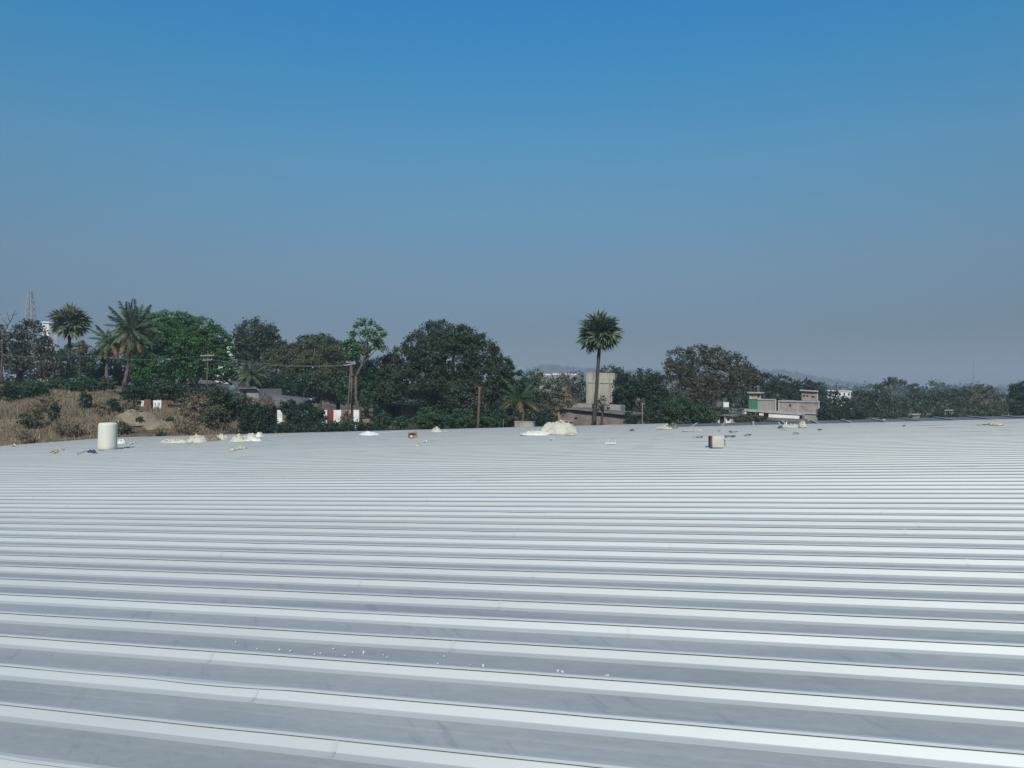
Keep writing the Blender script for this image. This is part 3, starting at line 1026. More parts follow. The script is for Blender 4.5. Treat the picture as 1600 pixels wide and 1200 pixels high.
tree('twiggy_tree', 'thin grey-brown twiggy tree left of the weathered concrete tower', 858, 98,
     [(845, 598, 16, 16), (862, 608, 22, 20), (880, 600, 16, 18), (868, 630, 24, 18), (845, 630, 14, 20), (890, 625, 12, 14)], 'leaf_olive', density=0.38, bark='bark_pale', trunk_r=0.16, leaf_px=3.6)
tree('twiggy_tree', 'purplish leafless-looking tree in the haze just left of the concrete tower', 900, 126,
     [(898, 598, 16, 18), (885, 608, 14, 14), (908, 612, 12, 18)], 'leaf_grey', density=0.5, trunk_r=0.15, leaf_px=3.4)
tree('twiggy_tree', 'pale yellowish slender tree standing before the brick house end', 886, 95,
     [(884, 612, 7, 10), (888, 626, 9, 10), (880, 632, 7, 8)], 'leaf_brown', density=0.35, trunk_r=0.10, leaf_px=3.4, bark='bark_pale')
tree('broadleaf_tree', 'dark treetop peeping over the concrete tower top', 958, 135,
     [(952, 580, 14, 9), (966, 584, 12, 10), (940, 586, 12, 8), (960, 600, 18, 14)], 'leaf_dark', density=0.9)
tree('broadleaf_tree', 'dense very dark rounded tree right of the concrete tower', 1002, 108,
     [(1000, 598, 32, 24), (978, 606, 20, 24), (1025, 608, 20, 26), (1002, 622, 40, 26), (975, 630, 18, 18), (1030, 628, 20, 20)], 'leaf_deep', density=1.0)
tree('teak_tree', 'big mottled tree with brown drying leaves', 1108, 122,
     [(1065, 562, 26, 20), (1095, 555, 26, 16), (1120, 560, 24, 18), (1150, 570, 24, 18), (1060, 585, 24, 20), (1090, 585, 34, 24), (1130, 588, 34, 24), (1165, 590, 22, 20), (1080, 610, 34, 22),
      (1106, 608, 36, 20), (1150, 606, 20, 14), (1178, 592, 12, 9), (1085, 630, 34, 16), (1046, 575, 8, 8)], 'leaf_teak', trunk_r=0.45, density=0.72, clump=0.24)
tree('broadleaf_tree', 'dark tree tucked behind the right flank of the mottled brown tree', 1190, 150,
     [(1175, 590, 16, 14), (1195, 600, 18, 18), (1185, 618, 26, 20), (1160, 625, 24, 16), (1215, 605, 12, 12)], 'leaf_deep')
for lab, px, d, bl in [
        ('first rounded dark tree behind the green shutter hut', 1228, 175, [(1222, 598, 14, 12), (1235, 608, 18, 16), (1215, 615, 18, 14)]),
        ('domed dark tree rising behind the unfinished stair room', 1262, 178, [(1256, 602, 16, 10), (1270, 608, 18, 14), (1248, 615, 18, 14)]),
        ('dark tree covering the foot of the far white house', 1300, 170, [(1295, 624, 18, 14), (1310, 634, 22, 16), (1288, 640, 16, 18), (1325, 640, 18, 16)]),
        ('leafy tree right of the far white house', 1350, 182, [(1345, 622, 16, 14), (1362, 634, 22, 20), (1338, 640, 18, 16)])]:
    tree('broadleaf_tree', lab, px, d, bl, 'leaf_deep' if 'dark' in lab else 'leaf_dark', group='trees on the right skyline', density=0.9)
tree('flat_top_tree', 'tall tree with a small flat crown high above its neighbours on the right', 1394, 178,
     [(1386, 597, 9, 4), (1398, 594, 11, 4), (1409, 597, 7, 3), (1374, 604, 8, 5), (1380, 612, 9, 5), (1376, 628, 18, 10), (1404, 632, 18, 12), (1390, 645, 28, 10)], 'leaf_dark', trunk_r=0.2, bark='bark',
     group='trees on the right skyline', density=0.9, fork=0.55)
tree('broadleaf_tree', 'slim pointed tree next to the tall flat-crowned tree', 1434, 185,
     [(1428, 606, 9, 6), (1433, 616, 14, 9), (1440, 628, 18, 12), (1425, 640, 24, 14), (1450, 645, 18, 10)], 'leaf_dark', group='trees on the right skyline', density=0.7, bark='bark_pale')
tree('broadleaf_tree', 'wide low hazy tree left of the layered tree', 1478, 215,
     [(1465, 618, 16, 9), (1482, 616, 18, 9), (1495, 622, 14, 10), (1475, 632, 30, 14), (1500, 640, 22, 12), (1455, 645, 22, 10)], 'leaf_dark', group='trees on the right skyline')
tree('layered_tree', 'airy tree with layered horizontal branches below the thin mast', 1527, 190,
     [(1515, 608, 12, 4), (1535, 605, 14, 4), (1548, 610, 10, 4), (1508, 614, 14, 4), (1530, 616, 20, 6), (1550, 620, 10, 5), (1515, 626, 20, 8), (1540, 632, 20, 9), (1525, 645, 34, 10)], 'leaf_olive', bark='bark', density=0.7, trunk_r=0.25,
     group='trees on the right skyline', fork=0.3)
tree('broadleaf_tree', 'hazy shrubby tree between the layered tree and the dark edge tree', 1565, 200,
     [(1560, 636, 16, 10), (1578, 642, 16, 10), (1560, 650, 26, 8)], 'leaf_olive', group='trees on the right skyline')
tree('broadleaf_tree', 'dense dark tree cut off by the right edge', 1597, 135,
     [(1592, 612, 14, 14), (1610, 608, 18, 16), (1600, 630, 20, 20), (1595, 648, 20, 12), (1630, 625, 24, 24)], 'leaf_deep', group='trees on the right skyline')

# palms
palmyra('tall palmyra palm with one round crown standing alone against the sky', 927, 672, 938, 525, 92, 42, n=112, mat='palm_leaf', trunk_px=6.0, dry=9, ry=1.15)
palmyra('grey-green fan palm rising beside the dusty tree on the left', 105, 604, 110, 508, 104, 36, n=70, mat='palm_pale', trunk_px=5.0, dry=7, ry=1.25)
palmyra('short slender palm trunk with a few withered leaves', 124, 602, 126, 545, 103, 15, n=14, mat='palm_pale', trunk_px=3.2, dry=8)
feather_palm('leaning coconut palm with a pale crooked trunk', 'coconut_palm', 168, 606, 172, 533, 98, 34, n=30, trunk_px=5.0, bark='pole', lean=-3, dry=6, lo=-0.9, hi=1.1)
feather_palm('largest coconut palm with long fronds and dry hanging leaves', 'coconut_palm', 193, 606, 205, 516, 97, 46, n=40, trunk_px=5.0, bark='pole', lean=3, dry=8, lo=-1.0, hi=1.5)
feather_palm('small stout date palm beside the round dark tree', 'date_palm', 391, 606, 391, 585, 100, 27, n=30, mat='palm_leaf', trunk_px=7, bark='palm_bark', dry=2, lo=-0.5, hi=1.4, group='date palms')
pt = P(940, 668, 88)
pt.z = gz(pt.x, pt.y)
o_pt = empty('withered_tree', pt, 'short withered tree with a dark trunk before the brick house', 'tree')
mb = MB()
limb(mb, pt, P(941, 632, 88), 0.16, 0.10)
limb(mb, P(941, 640, 88), P(934, 632, 88), 0.06, 0.02)
limb(mb, P(941, 638, 88), P(947, 630, 88), 0.06, 0.02)
mb.build('trunk', M['palm_bark'], o_pt, smooth=True, origin=pt)
crown('crown', [blob(940, 630, 9, 7, 88), blob(935, 638, 6, 5, 88), blob(946, 638, 6, 5, 88), blob(941, 622, 4, 5, 88)], M['leaf_teak'], o_pt, 3.2 * 88 / 1200, pt, density=0.5)

# off-frame neighbours so the skyline goes on for a side step
tree('broadleaf_tree', 'olive tree beyond the far left of the bank', -90, 105, [(-90, 545, 40, 30), (-110, 575, 50, 30), (-60, 580, 40, 26)], 'leaf_olive')
tree('broadleaf_tree', 'green tree beyond the right end of the skyline', 1690, 160, [(1680, 620, 36, 24), (1710, 630, 40, 24), (1660, 640, 26, 16)], 'leaf_mid')

# ------------------------------------------------------------------ hedge and bushes on the bank
for lab, px, py, rx, ry, d, m_ in [
        ('dark scrubby bush at the left frame edge low on the bank', 6, 628, 22, 34, 76, 'leaf_deep'),
        ('leafy bush on the bank top below the dusty grey tree', 42, 612, 30, 22, 79, 'leaf_mid'),
        ('hedge bush below the grey-green fan palm', 90, 601, 28, 10, 84, 'leaf_mid'),
        ('hedge bush at the foot of the withered slender palm', 132, 601, 24, 10, 84, 'leaf_mid'),
        ('hedge bush in front of the leaning coconut trunk', 160, 601, 20, 10, 84, 'leaf_dark'),
        ('dark hedge bush right of the big coconut trunk', 215, 612, 24, 18, 78, 'leaf_deep'),
        ('wide hedge bush above the painted boards', 252, 608, 28, 16, 78, 'leaf_dark'),
        ('hedge bush below the bright green tree left of the pole', 292, 612, 28, 18, 78, 'leaf_dark'),
        ('thick hedge bush at the foot of the first utility pole', 332, 618, 28, 20, 77, 'leaf_dark'),
        ('hedge bush below the small grey hut roof', 368, 632, 26, 22, 82, 'leaf_dark')]:
    bush(lab, px, py, rx, ry, d, m_, group='hedge along the top of the bank', extra=[(px - rx * 0.5, py + ry * 0.3, rx * 0.6, ry * 0.7), (px + rx * 0.5, py + ry * 0.25, rx * 0.6, ry * 0.75)])
for lab, px, py, rx, ry, d, m_ in [
        ('round green bush alone in dry grass left of the cream roll', 132, 628, 11, 14, 79, 'leaf_deep'),
        ('green bush in dry grass directly above the cream roll', 181, 633, 12, 14, 78, 'leaf_deep'),
        ('narrow dark bush drooping down the dry slope', 86, 648, 9, 17, 73, 'leaf_deep'),
        ('tiny green shrub on the sand heap', 217, 657, 6, 6, 66, 'leaf_deep'),
        ('tiny green shrub right of the sand heap', 262, 656, 7, 6, 68, 'leaf_deep'),
        ('small shrub at the roof edge above the flat insulation strip', 253, 679, 8, 5, 60, 'leaf_deep'),
        ('brown dry bush on the slope right of the sand heap', 305, 640, 30, 28, 76, 'leaf_brown'),
        ('greyish scrub bush below the utility pole', 340, 655, 24, 24, 75, 'leaf_olive'),
        ('brown leafless bush left of the dark gable roof', 405, 632, 22, 16, 84, 'leaf_brown'),
        ('dry grey-brown scrub high on the dry slope below the hedge', 70, 632, 22, 14, 78, 'leaf_brown'),
        ('brown scrub between the two green bushes on the dry slope', 158, 640, 16, 12, 76, 'leaf_brown'),
        ('olive scrub left of the narrow drooping bush', 48, 655, 20, 14, 72, 'leaf_olive'),
        ('brown scrub patch right above the left roof corner', 105, 668, 22, 12, 66, 'leaf_brown'),
        ('dusty scrub at the foot of the sand heap', 190, 668, 18, 9, 64, 'leaf_olive'),
        ('brown scrub left of the painted boards', 205, 634, 14, 12, 79, 'leaf_brown'),
        ('brown scrub right of the smaller sandy hump', 290, 668, 22, 12, 66, 'leaf_brown'),
        ('dry twiggy scrub left of the large dark bush', 352, 672, 18, 9, 66, 'leaf_brown'),
        ('dry bush low at the left by the roof edge', 38, 682, 9, 10, 62, 'leaf_brown')]:
    d = depth_on_ground(px, py + ry * 0.75) - 0.8
    bush(lab, px, py, rx, ry, d, m_, group='bushes on the dry slope', density=0.9 if 'brown' not in m_ else 0.55)
for lab, px, py, rx, ry, d, m_ in [
        ('large dark bush left of the compound wall', 402, 655, 28, 26, 74, 'leaf_deep'),
        ('dark creeper bush climbing over the white compound wall', 472, 648, 28, 17, 78, 'leaf_deep'),
        ('rounded bush in front of the dark gable roof', 451, 634, 12, 12, 82, 'leaf_deep'),
        ('creeper bush between the white wall pieces', 495, 649, 14, 14, 78, 'leaf_deep'),
        ('thin dry creeper at the pillar of the compound wall', 541, 655, 8, 12, 78, 'leaf_brown'),
        ('low green hedge growing along the roof edge below the wall', 480, 667, 60, 9, 70, 'leaf_deep'),
        ('low green hedge at the foot of the red and white wall', 555, 667, 46, 8, 70, 'leaf_deep'),
        ('small rounded bush right of the clay wall', 598, 655, 13, 13, 78, 'leaf_mid'),
        ('pale flecked bush below the big dark tree', 626, 660, 12, 10, 76, 'leaf_mid'),
        ('spreading bush under the middle of the big dark tree', 675, 654, 30, 18, 76, 'leaf_mid'),
        ('bush left of the rusty pole', 722, 656, 22, 18, 78, 'leaf_mid'),
        ('bush right of the rusty pole', 772, 654, 22, 18, 80, 'leaf_mid'),
        ('dark bush left of the brick house corner', 852, 655, 16, 16, 84, 'leaf_deep'),
        ('dark bush at the right corner of the brick house', 985, 656, 10, 12, 82, 'leaf_deep'),
        ('olive bush beneath the very dark rounded tree', 1028, 648, 24, 18, 92, 'leaf_dark'),
        ('big leafy bush below the mottled brown tree', 1062, 640, 28, 24, 92, 'leaf_mid'),
        ('bush right of the big leafy bush below the brown tree', 1098, 648, 22, 16, 92, 'leaf_mid'),
        ('low bush by the white water tank', 1122, 645, 16, 12, 108, 'leaf_dark'),
        ('dry green bush in front of the concrete house', 1172, 655, 26, 9, 104, 'leaf_olive'),
        ('low dark bush right of the concrete house corner bush', 1330, 650, 24, 10, 120, 'leaf_deep'),
        ('low bush below the tall flat-crowned tree', 1400, 652, 26, 9, 122, 'leaf_dark'),
        ('low bush below the wide hazy tree', 1476, 652, 24, 8, 124, 'leaf_deep'),
        ('low bush below the layered tree', 1538, 652, 26, 8, 124, 'leaf_dark'),
        ('dark bush at the right corner of the concrete house', 1296, 648, 18, 14, 118, 'leaf_deep')]:
    bush(lab, px, py, rx, ry, d, m_, group='bushes beyond the roof edge', extra=[(px - rx * 0.55, py + ry * 0.25, rx * 0.5, ry * 0.7), (px + rx * 0.55, py + ry * 0.2, rx * 0.5, ry * 0.75)])

# ------------------------------------------------------------------ grass, ground cover, far woods (stuff)
def scatter_blades(n, px0, px1, d0, d1, h0, h1, w, keep=None):
    px = rng.uniform(px0, px1, n)
    d = rng.uniform(d0, d1, n)
    x = (px - 800) / 1200 * d
    nz_ = np.sin(x * 0.9 + 2 * np.sin(d * 0.5)) * np.sin(d * 0.8 + x * 0.4)
    h = rng.uniform(h0, h1, n) * (0.75 + 0.5 * nz_) * np.where(rng.uniform(0, 1, n) < 0.06, 1.7, 1.0)
    if keep is not None:
        k = keep(px, d)
        x, d, h, px = x[k], d[k], h[k], px[k]
    n = len(x)
    z = ground_np(x, d) - 0.08
    a = rng.uniform(0, math.pi, n)
    lean = rng.normal(size=(n, 2)) * 0.35
    b = np.stack([np.cos(a), np.sin(a), np.zeros(n)], -1) * w
    p = np.stack([x, d, z], -1)
    tip = p + np.stack([lean[:, 0] * h, lean[:, 1] * h, h], -1)
    v = np.stack([p - b, p + b, tip], 1).reshape(-1, 3)
    t = np.repeat(np.clip(rng.uniform(0, 1, n) * 0.7 + 0.3 * (nz_[:n] * 0.5 + 0.5), 0, 1), 3)
    return v, np.arange(3 * n).reshape(n, 3), t


def on_bank(px, d):
    sand = ((px - 215) / 26) ** 2 + ((d - 69) / 5.0) ** 2 < 1
    x = (px - 800) / 1200 * d
    bare = np.sin(x * 0.55 + 1.7 * np.sin(d * 0.35)) * np.sin(d * 0.6 + 1.2 * np.sin(x * 0.3)) + 0.5 * np.sin(x * 1.9 + d) * np.sin(d * 1.7)
    thin = (d < 64 + 2.5 * np.sin(x * 0.4)) & (rng.uniform(0, 1, len(x)) < 0.72)      # the foot of the bank is mostly bare earth
    return ~sand & ~thin & (bare + rng.normal(size=len(x)) * 0.25 < 0.45)


v_, f_, t_g = scatter_blades(75000, -260, 400, 54, 84, 0.2, 0.6, 0.045, on_bank)
tag(mesh_obj('dry_grass', np_mesh('dry_grass', v_, f_, M['straw'], tone=t_g)), 'tall dry straw-coloured grass covering the bank', 'grass', kind='stuff')
v_, f_, t_g = scatter_blades(45000, 370, 1750, 60, 110, 0.25, 0.8, 0.07)
tag(mesh_obj('ground_cover', np_mesh('ground_cover', v_, f_, M['cover'], tone=t_g)), 'dull green weeds on the ground beyond the roof', 'undergrowth', kind='stuff')


def far_wood(name, d0, d1, top_lo, top_hi, n, mat, px0=-700, px1=2300, leaf=1.2):
    bl = []
    for _ in range(n):
        px = random.uniform(px0, px1)
        d = random.uniform(d0, d1)
        x = (px - 800) / 1200 * d
        g = gz(x, d)
        h = random.uniform(top_lo, top_hi)
        w = random.uniform(0.45, 0.9) * h
        bl.append(((x, d, g + h * 0.5), (w, w, h * 0.5)))
    v, f, t = crown_arrays(bl, leaf, density=0.5, clump=0.35, hollow=0.5)
    LEAVES[0] += len(f)
    return mesh_obj(name, np_mesh(name, v, f, M[mat], tone=t))


tag(far_wood('near_woods', 200, 340, 3.0, 6.0, 110, 'leaf_dark', leaf=1.0), 'belt of merging trees behind the village', 'woods', kind='stuff')
tag(far_wood('far_woods', 450, 1300, 9, 15, 330, 'leaf_dark', leaf=2.6), 'hazy far woodland below the hills', 'woods', kind='stuff')


def hill_trees():
    bl = []
    for _ in range(420):
        px = random.uniform(780, 1680)
        cr = np.interp(px, [a for a, _ in HC], [b for _, b in HC])
        d = HILL_D + random.uniform(-60, 20)
        z = (CAM_Z + (610 - cr) / 1200 * HILL_D) * (0.86 if d < HILL_D - 20 else 0.98)
        s = random.uniform(3, 8) * (1.8 if random.random() < 0.06 else 1)
        bl.append((((px - 800) / 1200 * d, d, z + s * 0.4), (s, s, s * 0.8)))
    v, f, t = crown_arrays(bl, 5.0, density=0.4, clump=0.5, hollow=0.3)
    return mesh_obj('hill_woods', np_mesh('hill_woods', v, f, M['leaf_dark'], tone=t))


tag(hill_trees(), 'scattered hazy trees along the hill crest', 'woods', kind='stuff')

# ------------------------------------------------------------------ buildings
class Front:
    """a facade line through two ground points given as (photo px, distance)"""
    def __init__(self, pxa, da, pxb, db):
        self.a = Vector(((pxa - 800) / 1200 * da, da, 0))
        self.b = Vector(((pxb - 800) / 1200 * db, db, 0))
        self.t = (self.b - self.a).normalized()
        self.n = Vector((-self.t.y, self.t.x, 0))          # away from the viewpoint
        if self.n.y < 0:
            self.n = -self.n

    def at(self, px, out=0.0):
        u = (px - 800) / 1200
        o = self.a - self.n * out
        k = (u * o.y - o.x) / (self.t.x - u * self.t.y)
        return o + self.t * k

    def box(self, mb, px0, px1, top, bot, out=0.0, th=4.0, flat=False):
        p, q = self.at(px0, out), self.at(px1, out)
        tp = top if isinstance(top, (tuple, list)) else (top, top)
        bp = bot if isinstance(bot, (tuple, list)) else (bot, bot)
        z = lambda py, d: CAM_Z + (610 - py) / 1200 * d
        zt0, zt1, zb0, zb1 = z(tp[0], p.y), z(tp[1], q.y), z(bp[0], p.y), z(bp[1], q.y)
        if not isinstance(top, (tuple, list)):
            zt0 = zt1 = (zt0 + zt1) / 2
        if not isinstance(bot, (tuple, list)):
            zb0 = zb1 = (zb0 + zb1) / 2
        n = self.n * th
        mb.hexa([(p.x, p.y, zb0), (q.x, q.y, zb1), (q.x + n.x, q.y + n.y, zb1), (p.x + n.x, p.y + n.y, zb0),
                 (p.x, p.y, zt0), (q.x, q.y, zt1), (q.x + n.x, q.y + n.y, zt1), (p.x + n.x, p.y + n.y, zt0)])
        return mb

    def part(self, name, mat, root, *a, **k):
        mb = MB()
        self.box(mb, *a, **k)
        return mb.build(name, M[mat], root, origin=root.location)


def window(F, root, px0, px1, py0, py1, frame='slab', out=0.0):
    """recess frame with a pane set back in it"""
    mb = MB()
    e = 0.6
    F.box(mb, px0 - e, px0, py0 - e, py1 + e, out=out + 0.05, th=0.12)
    F.box(mb, px1, px1 + e, py0 - e, py1 + e, out=out + 0.05, th=0.12)
    F.box(mb, px0, px1, py0 - e, py0, out=out + 0.045, th=0.11)
    F.box(mb, px0, px1, py1, py1 + e, out=out + 0.06, th=0.13)
    w = mb.build('window', M[frame], root, origin=root.location)
    p = MB()
    F.box(p, px0, px1, py0, py1, out=out + 0.012, th=0.01)
    p.build('pane', M['glass'], w, origin=root.location)
    return w


# unfinished concrete house on the right
F = Front(1143, 133, 1280, 128)
hr = empty('concrete_house', F.at(1230), 'two-storey unfinished concrete house with long balcony slab', 'house')
F.part('upper_wall', 'concrete', hr, 1184, 1211, (625, 625.5), (641, 643.5), th=4)
F.part('roof_slab', 'slab', hr, 1183.3, 1212, (623.5, 624), (625, 625.5), out=0.15, th=4.3)
F.part('column', 'slab', hr, 1210.6, 1213, (625, 625.2), (643.5, 644), out=0.12, th=0.4)
F.part('infill_wall', 'brick_grey', hr, 1217.5, 1278.5, (627.6, 629), (645, 648), th=5)
F.part('roof_slab', 'slab', hr, 1215.5, 1281, (625.6, 627), (627.6, 629), out=0.2, th=5.4)
for cx0, cx1 in ((1215.7, 1218), (1245, 1247), (1278, 1280.5)):
    F.part('column', 'slab', hr, cx0, cx1, (627.6, 629), (645, 648), out=0.1, th=0.4)
F.part('recess_wall', 'dark', hr, 1212, 1216, 626, 645, out=-1.2, th=0.3)
F.part('roller_shutter', 'green_paint', hr, 1169.5, 1184, (624.5, 624.8), (639, 641), out=0.02, th=3.8)
F.part('vent', 'hole_red', hr, 1233, 1236, 631, 635.5, out=0.03, th=0.05)
for q_ in (1172.5, 1176, 1179.5):
    F.part('shutter_post', 'grey_green', hr, q_, q_ + 0.5, (625, 625), (639.5, 641), out=0.06, th=0.05)
F.part('balcony_slab', 'slab', hr, 1140, 1257, (637.3, 645.2), (641.0, 649.0), out=1.2, th=2.0)
F.part('lower_wall', 'grey_green', hr, 1143, 1256.5, (640.5, 648.5), (664, 668), out=-0.4, th=5)
F.part('plaster_wall', 'white_paint', hr, 1201, 1249, (646.8, 649.6), (654, 656.5), out=1.1, th=0.3)
F.part('plaster_wall', 'white_paint', hr, 1186, 1193, (645.8, 646.2), (650, 650.5), out=1.1, th=0.3)
F.part('plaster_wall', 'white_paint', hr, 1144, 1166, (642.2, 643.6), (645.5, 647), out=1.1, th=0.3)
for q_ in (1158, 1180, 1201.5, 1224):
    F.part('bracket', 'slab', hr, q_, q_ + 1.3, (641 + (q_ - 1143) * 0.07, 641 + (q_ - 1143) * 0.07), (644 + (q_ - 1143) * 0.07,) * 2, out=1.0, th=0.6)
F.part('lower_wall', 'concrete', hr, 1257, 1281, (646.5, 647.6), (664, 668), out=0.02, th=5)
F.part('floor_slab', 'slab', hr, 1256.5, 1281.6, (644.6, 646), (646.5, 647.6), out=0.25, th=5.3)
F.part('downpipe', 'steel', hr, 1254.2, 1255.4, (641, 641), (664, 664), out=1.35, th=0.12)
F.part('stair_room', 'brick_grey', hr, 1252.5, 1277.5, (610.5, 612.5), (625.8, 626.9), out=-0.2, th=3.5)
F.part('stair_roof', 'slab', hr, 1249.5, 1279, (608.6, 610.4), (610.5, 612.5), out=0.3, th=4.4)
F.part('column', 'slab', hr, 1275.8, 1278.2, (612.4, 612.6), (626.8, 627), out=-0.1, th=0.4)
for a_, b_, c_, e_ in ((1254.8, 1257.8, 616.5, 620.0), (1260.2, 1262.8, 617, 619.8), (1268, 1272.6, 618.5, 621.5)):
    F.part('vent_hole', 'hole_red', hr, a_, b_, c_, e_, out=-0.17, th=0.05)
F.part('parapet_debris', 'rust', hr, 1222, 1226, 623.4, 625.8, out=-1, th=1)
F.part('hut', 'pink_paint', hr, 1171, 1188.5, (614.6, 614.8), (623.4, 623.8), out=-0.5, th=3)
F.part('hut_roof', 'slab', hr, 1167.5, 1193, (612.2, 612.8), (614.5, 614.7), out=0.1, th=4)
window(F, hr, 1183.2, 1186.6, 616.2, 621.4, out=-0.5)
F.part('water_stain', 'clay', hr, 1174, 1180, 618.4, 621, out=-0.48, th=0.03)
an = empty('antenna_frame', F.at(1180, 0) + Vector((0, 0, P(1180, 612, 142).z)), 'thin metal antenna stand on the pink rooftop hut', 'antenna')
for a_, b_ in (((1185.8, 612.4), (1185.8, 602)), ((1178.8, 604.5), (1186.4, 602.6)), ((1178.8, 604.5), (1178.8, 606.5)), ((1184, 612.4), (1184, 603.2))):
    mb = MB()
    d_ = F.at(1182, -1).y
    mb.bar(P(*a_, d_), P(*b_, d_), 0.06)
    mb.build('rod', M['steel'], an, origin=an.location)
wtk = P(1134.5, 636, 118)
ot = empty('water_tank', wtk, 'small white square water tank left of the concrete house', 'water tank')
k = 118 / 1200
mb = MB()
mb.box(-4.2 * k, 4.2 * k, 0, 0.8, 0, 7.0 * k)
mb.build('tank', M['white_paint'], ot)
mb = MB()
mb.box(-4.7 * k, 4.7 * k, -0.05, 0.85, 7.0 * k, 7.6 * k)
mb.build('lid', M['white_paint'], ot)
mb = MB()
mb.box(-3.8 * k, 3.8 * k, 0.1, 0.7, -2.5, 0)
mb.build('stand', M['concrete'], ot)

F = Front(1118, 108, 1155, 106.5)
sh = empty('tin_shed', F.at(1136), 'low shed with dark sheet roof and pinkish white wall', 'shed')
F.part('roof', 'roof_sheet', sh, 1116, 1156, (646.5, 648.5), (649, 651.5), out=0.5, th=4)
F.part('wall', 'white_paint', sh, 1122, 1154, (649.4, 651.8), (668, 669), th=3)
F.part('post', 'slab', sh, 1132, 1133.4, (650, 650.4), (668, 668), out=0.35, th=0.14)
F.part('post', 'slab', sh, 1152.6, 1154, (651, 651.4), (668, 668), out=0.35, th=0.14)
F.part('door', 'dark', sh, 1124.5, 1131, 651.6, 668, out=0.03, th=0.05)
F.part('plaster_patch', 'pink_paint', sh, 1142, 1151, 655, 667, out=0.02, th=0.03)
F.part('window', 'glass', sh, 1136, 1140, 653.5, 657.5, out=0.025, th=0.03)
F = Front(1200, 108, 1256, 106)
sh2 = empty('tin_shed', F.at(1225), 'long low dark sheet roof below the concrete house', 'shed')
F.part('roof', 'roof_sheet', sh2, 1196, 1258, (653.5, 656.5), (656.5, 660), out=0.5, th=4)
F.part('wall', 'concrete', sh2, 1200, 1255, (657, 660.2), (672, 672), th=3)

# far white house on the right
F = Front(1292, 246, 1331, 244)
wh2 = empty('white_house', F.at(1310), 'far white two-storey house half hidden by dark trees', 'house')
F.part('wall', 'white_paint', wh2, 1293, 1330, (611, 612), (640, 640), th=6)
F.part('roof_slab', 'white_paint', wh2, 1291.5, 1331, (609.4, 610.6), (611, 612), out=0.3, th=6.6)
for q_ in (1297, 1304, 1311, 1318, 1325):
    window(F, wh2, q_, q_ + 2.6, 614.2, 618.6, 'white_paint')
F = Front(1316, 236, 1326, 235)
F.part('porch', 'white_paint', wh2, 1316, 1325.5, 622.5, 640, th=2)

# brick house with long roof
F = Front(868, 95, 990, 91)
bh = empty('brick_house', F.at(930), 'long low brick house with sagging grey roof behind the lone palm', 'house')
F.part('wall', 'brick', bh, 872, 988, (640, 650), (672, 674), th=6)
F.part('roof', 'roof_sheet', bh, 895, 990.5, (637.4, 647.4), (640, 650), out=0.6, th=6)
F.part('roof', 'roof_sheet', bh, 868, 897, (637.6, 638), (640, 640), out=0.5, th=5)
F.part('rear_ledge', 'concrete', bh, 894, 970, (630, 633), (636, 643), out=-4.5, th=2)
F.part('plaster_patch', 'pink_paint', bh, 888.5, 890.8, 640.8, 645, out=0.03, th=0.04)
F.part('door', 'dark', bh, 866.5, 870.5, 651, 657, out=0.0, th=0.3)
window(F, bh, 897, 903, 651.5, 655.5, 'concrete')
window(F, bh, 911, 917, 641.6, 645, 'concrete')
F.part('ledge', 'pink_paint', bh, 880, 894, (656.5, 658), (657.5, 659.2), out=0.25, th=0.3)
F.part('pillar', 'brick', bh, 986, 989, (650.2, 650.4), (674, 674), out=0.1, th=0.4)
F.part('buttress', 'clay', bh, 872, 874.5, (641, 641), (672, 672), out=0.12, th=0.4)

# weathered tower block
F = Front(915, 111, 962, 110)
tw = empty('concrete_tower', F.at(938), 'pale weathered windowless concrete tower block with vertical ribs', 'tower')
F.part('wall', 'concrete_pale', tw, 916.5, 960.5, (583.5, 585), (640, 640), th=4)
F.part('parapet', 'concrete_pale', tw, 916.3, 960.8, (581.8, 583.2), (583.5, 585), out=0.03, th=4.06)
F.part('cornice', 'concrete_pale', tw, 917, 960.8, (596.4, 598), (597.8, 599.4), out=0.12, th=0.5)
for a_, b_ in ((916.2, 918), (926.2, 927.3), (935.5, 937), (943.5, 944.8), (951.2, 952.6), (959, 960.8)):
    F.part('pilaster', 'concrete_pale', tw, a_, b_, (585.6, 586), (640, 640), out=0.1, th=0.3)
F.part('pipe', 'concrete', tw, 953.5, 954.2, (600, 600), (633, 633), out=0.2, th=0.1)
F.part('drain_spout', 'rust', tw, 957, 961.5, 613, 614.2, out=0.5, th=0.5)

# gable-roofed houses on the left
def quad_roof(root, pts, th, mat, name='roof', ribs=0):
    vs = [P(*p) for p in pts]
    n = (vs[1] - vs[0]).cross(vs[3] - vs[0]).normalized()
    if n.z < 0:
        n = -n
    mb = MB()
    lo = [v - n * th for v in vs]
    mb.hexa(lo + vs) if (vs[1] - vs[0]).cross(vs[2] - vs[0]).z > 0 else mb.hexa([lo[0], lo[3], lo[2], lo[1], vs[0], vs[3], vs[2], vs[1]])
    for i in range(ribs):
        t = (i + 0.5) / ribs
        mb.bar(vs[0].lerp(vs[1], t) + n * 0.03, vs[3].lerp(vs[2], t) + n * 0.03, 0.10, 0.06)
    return mb.build(name, M[mat], root, origin=root.location)


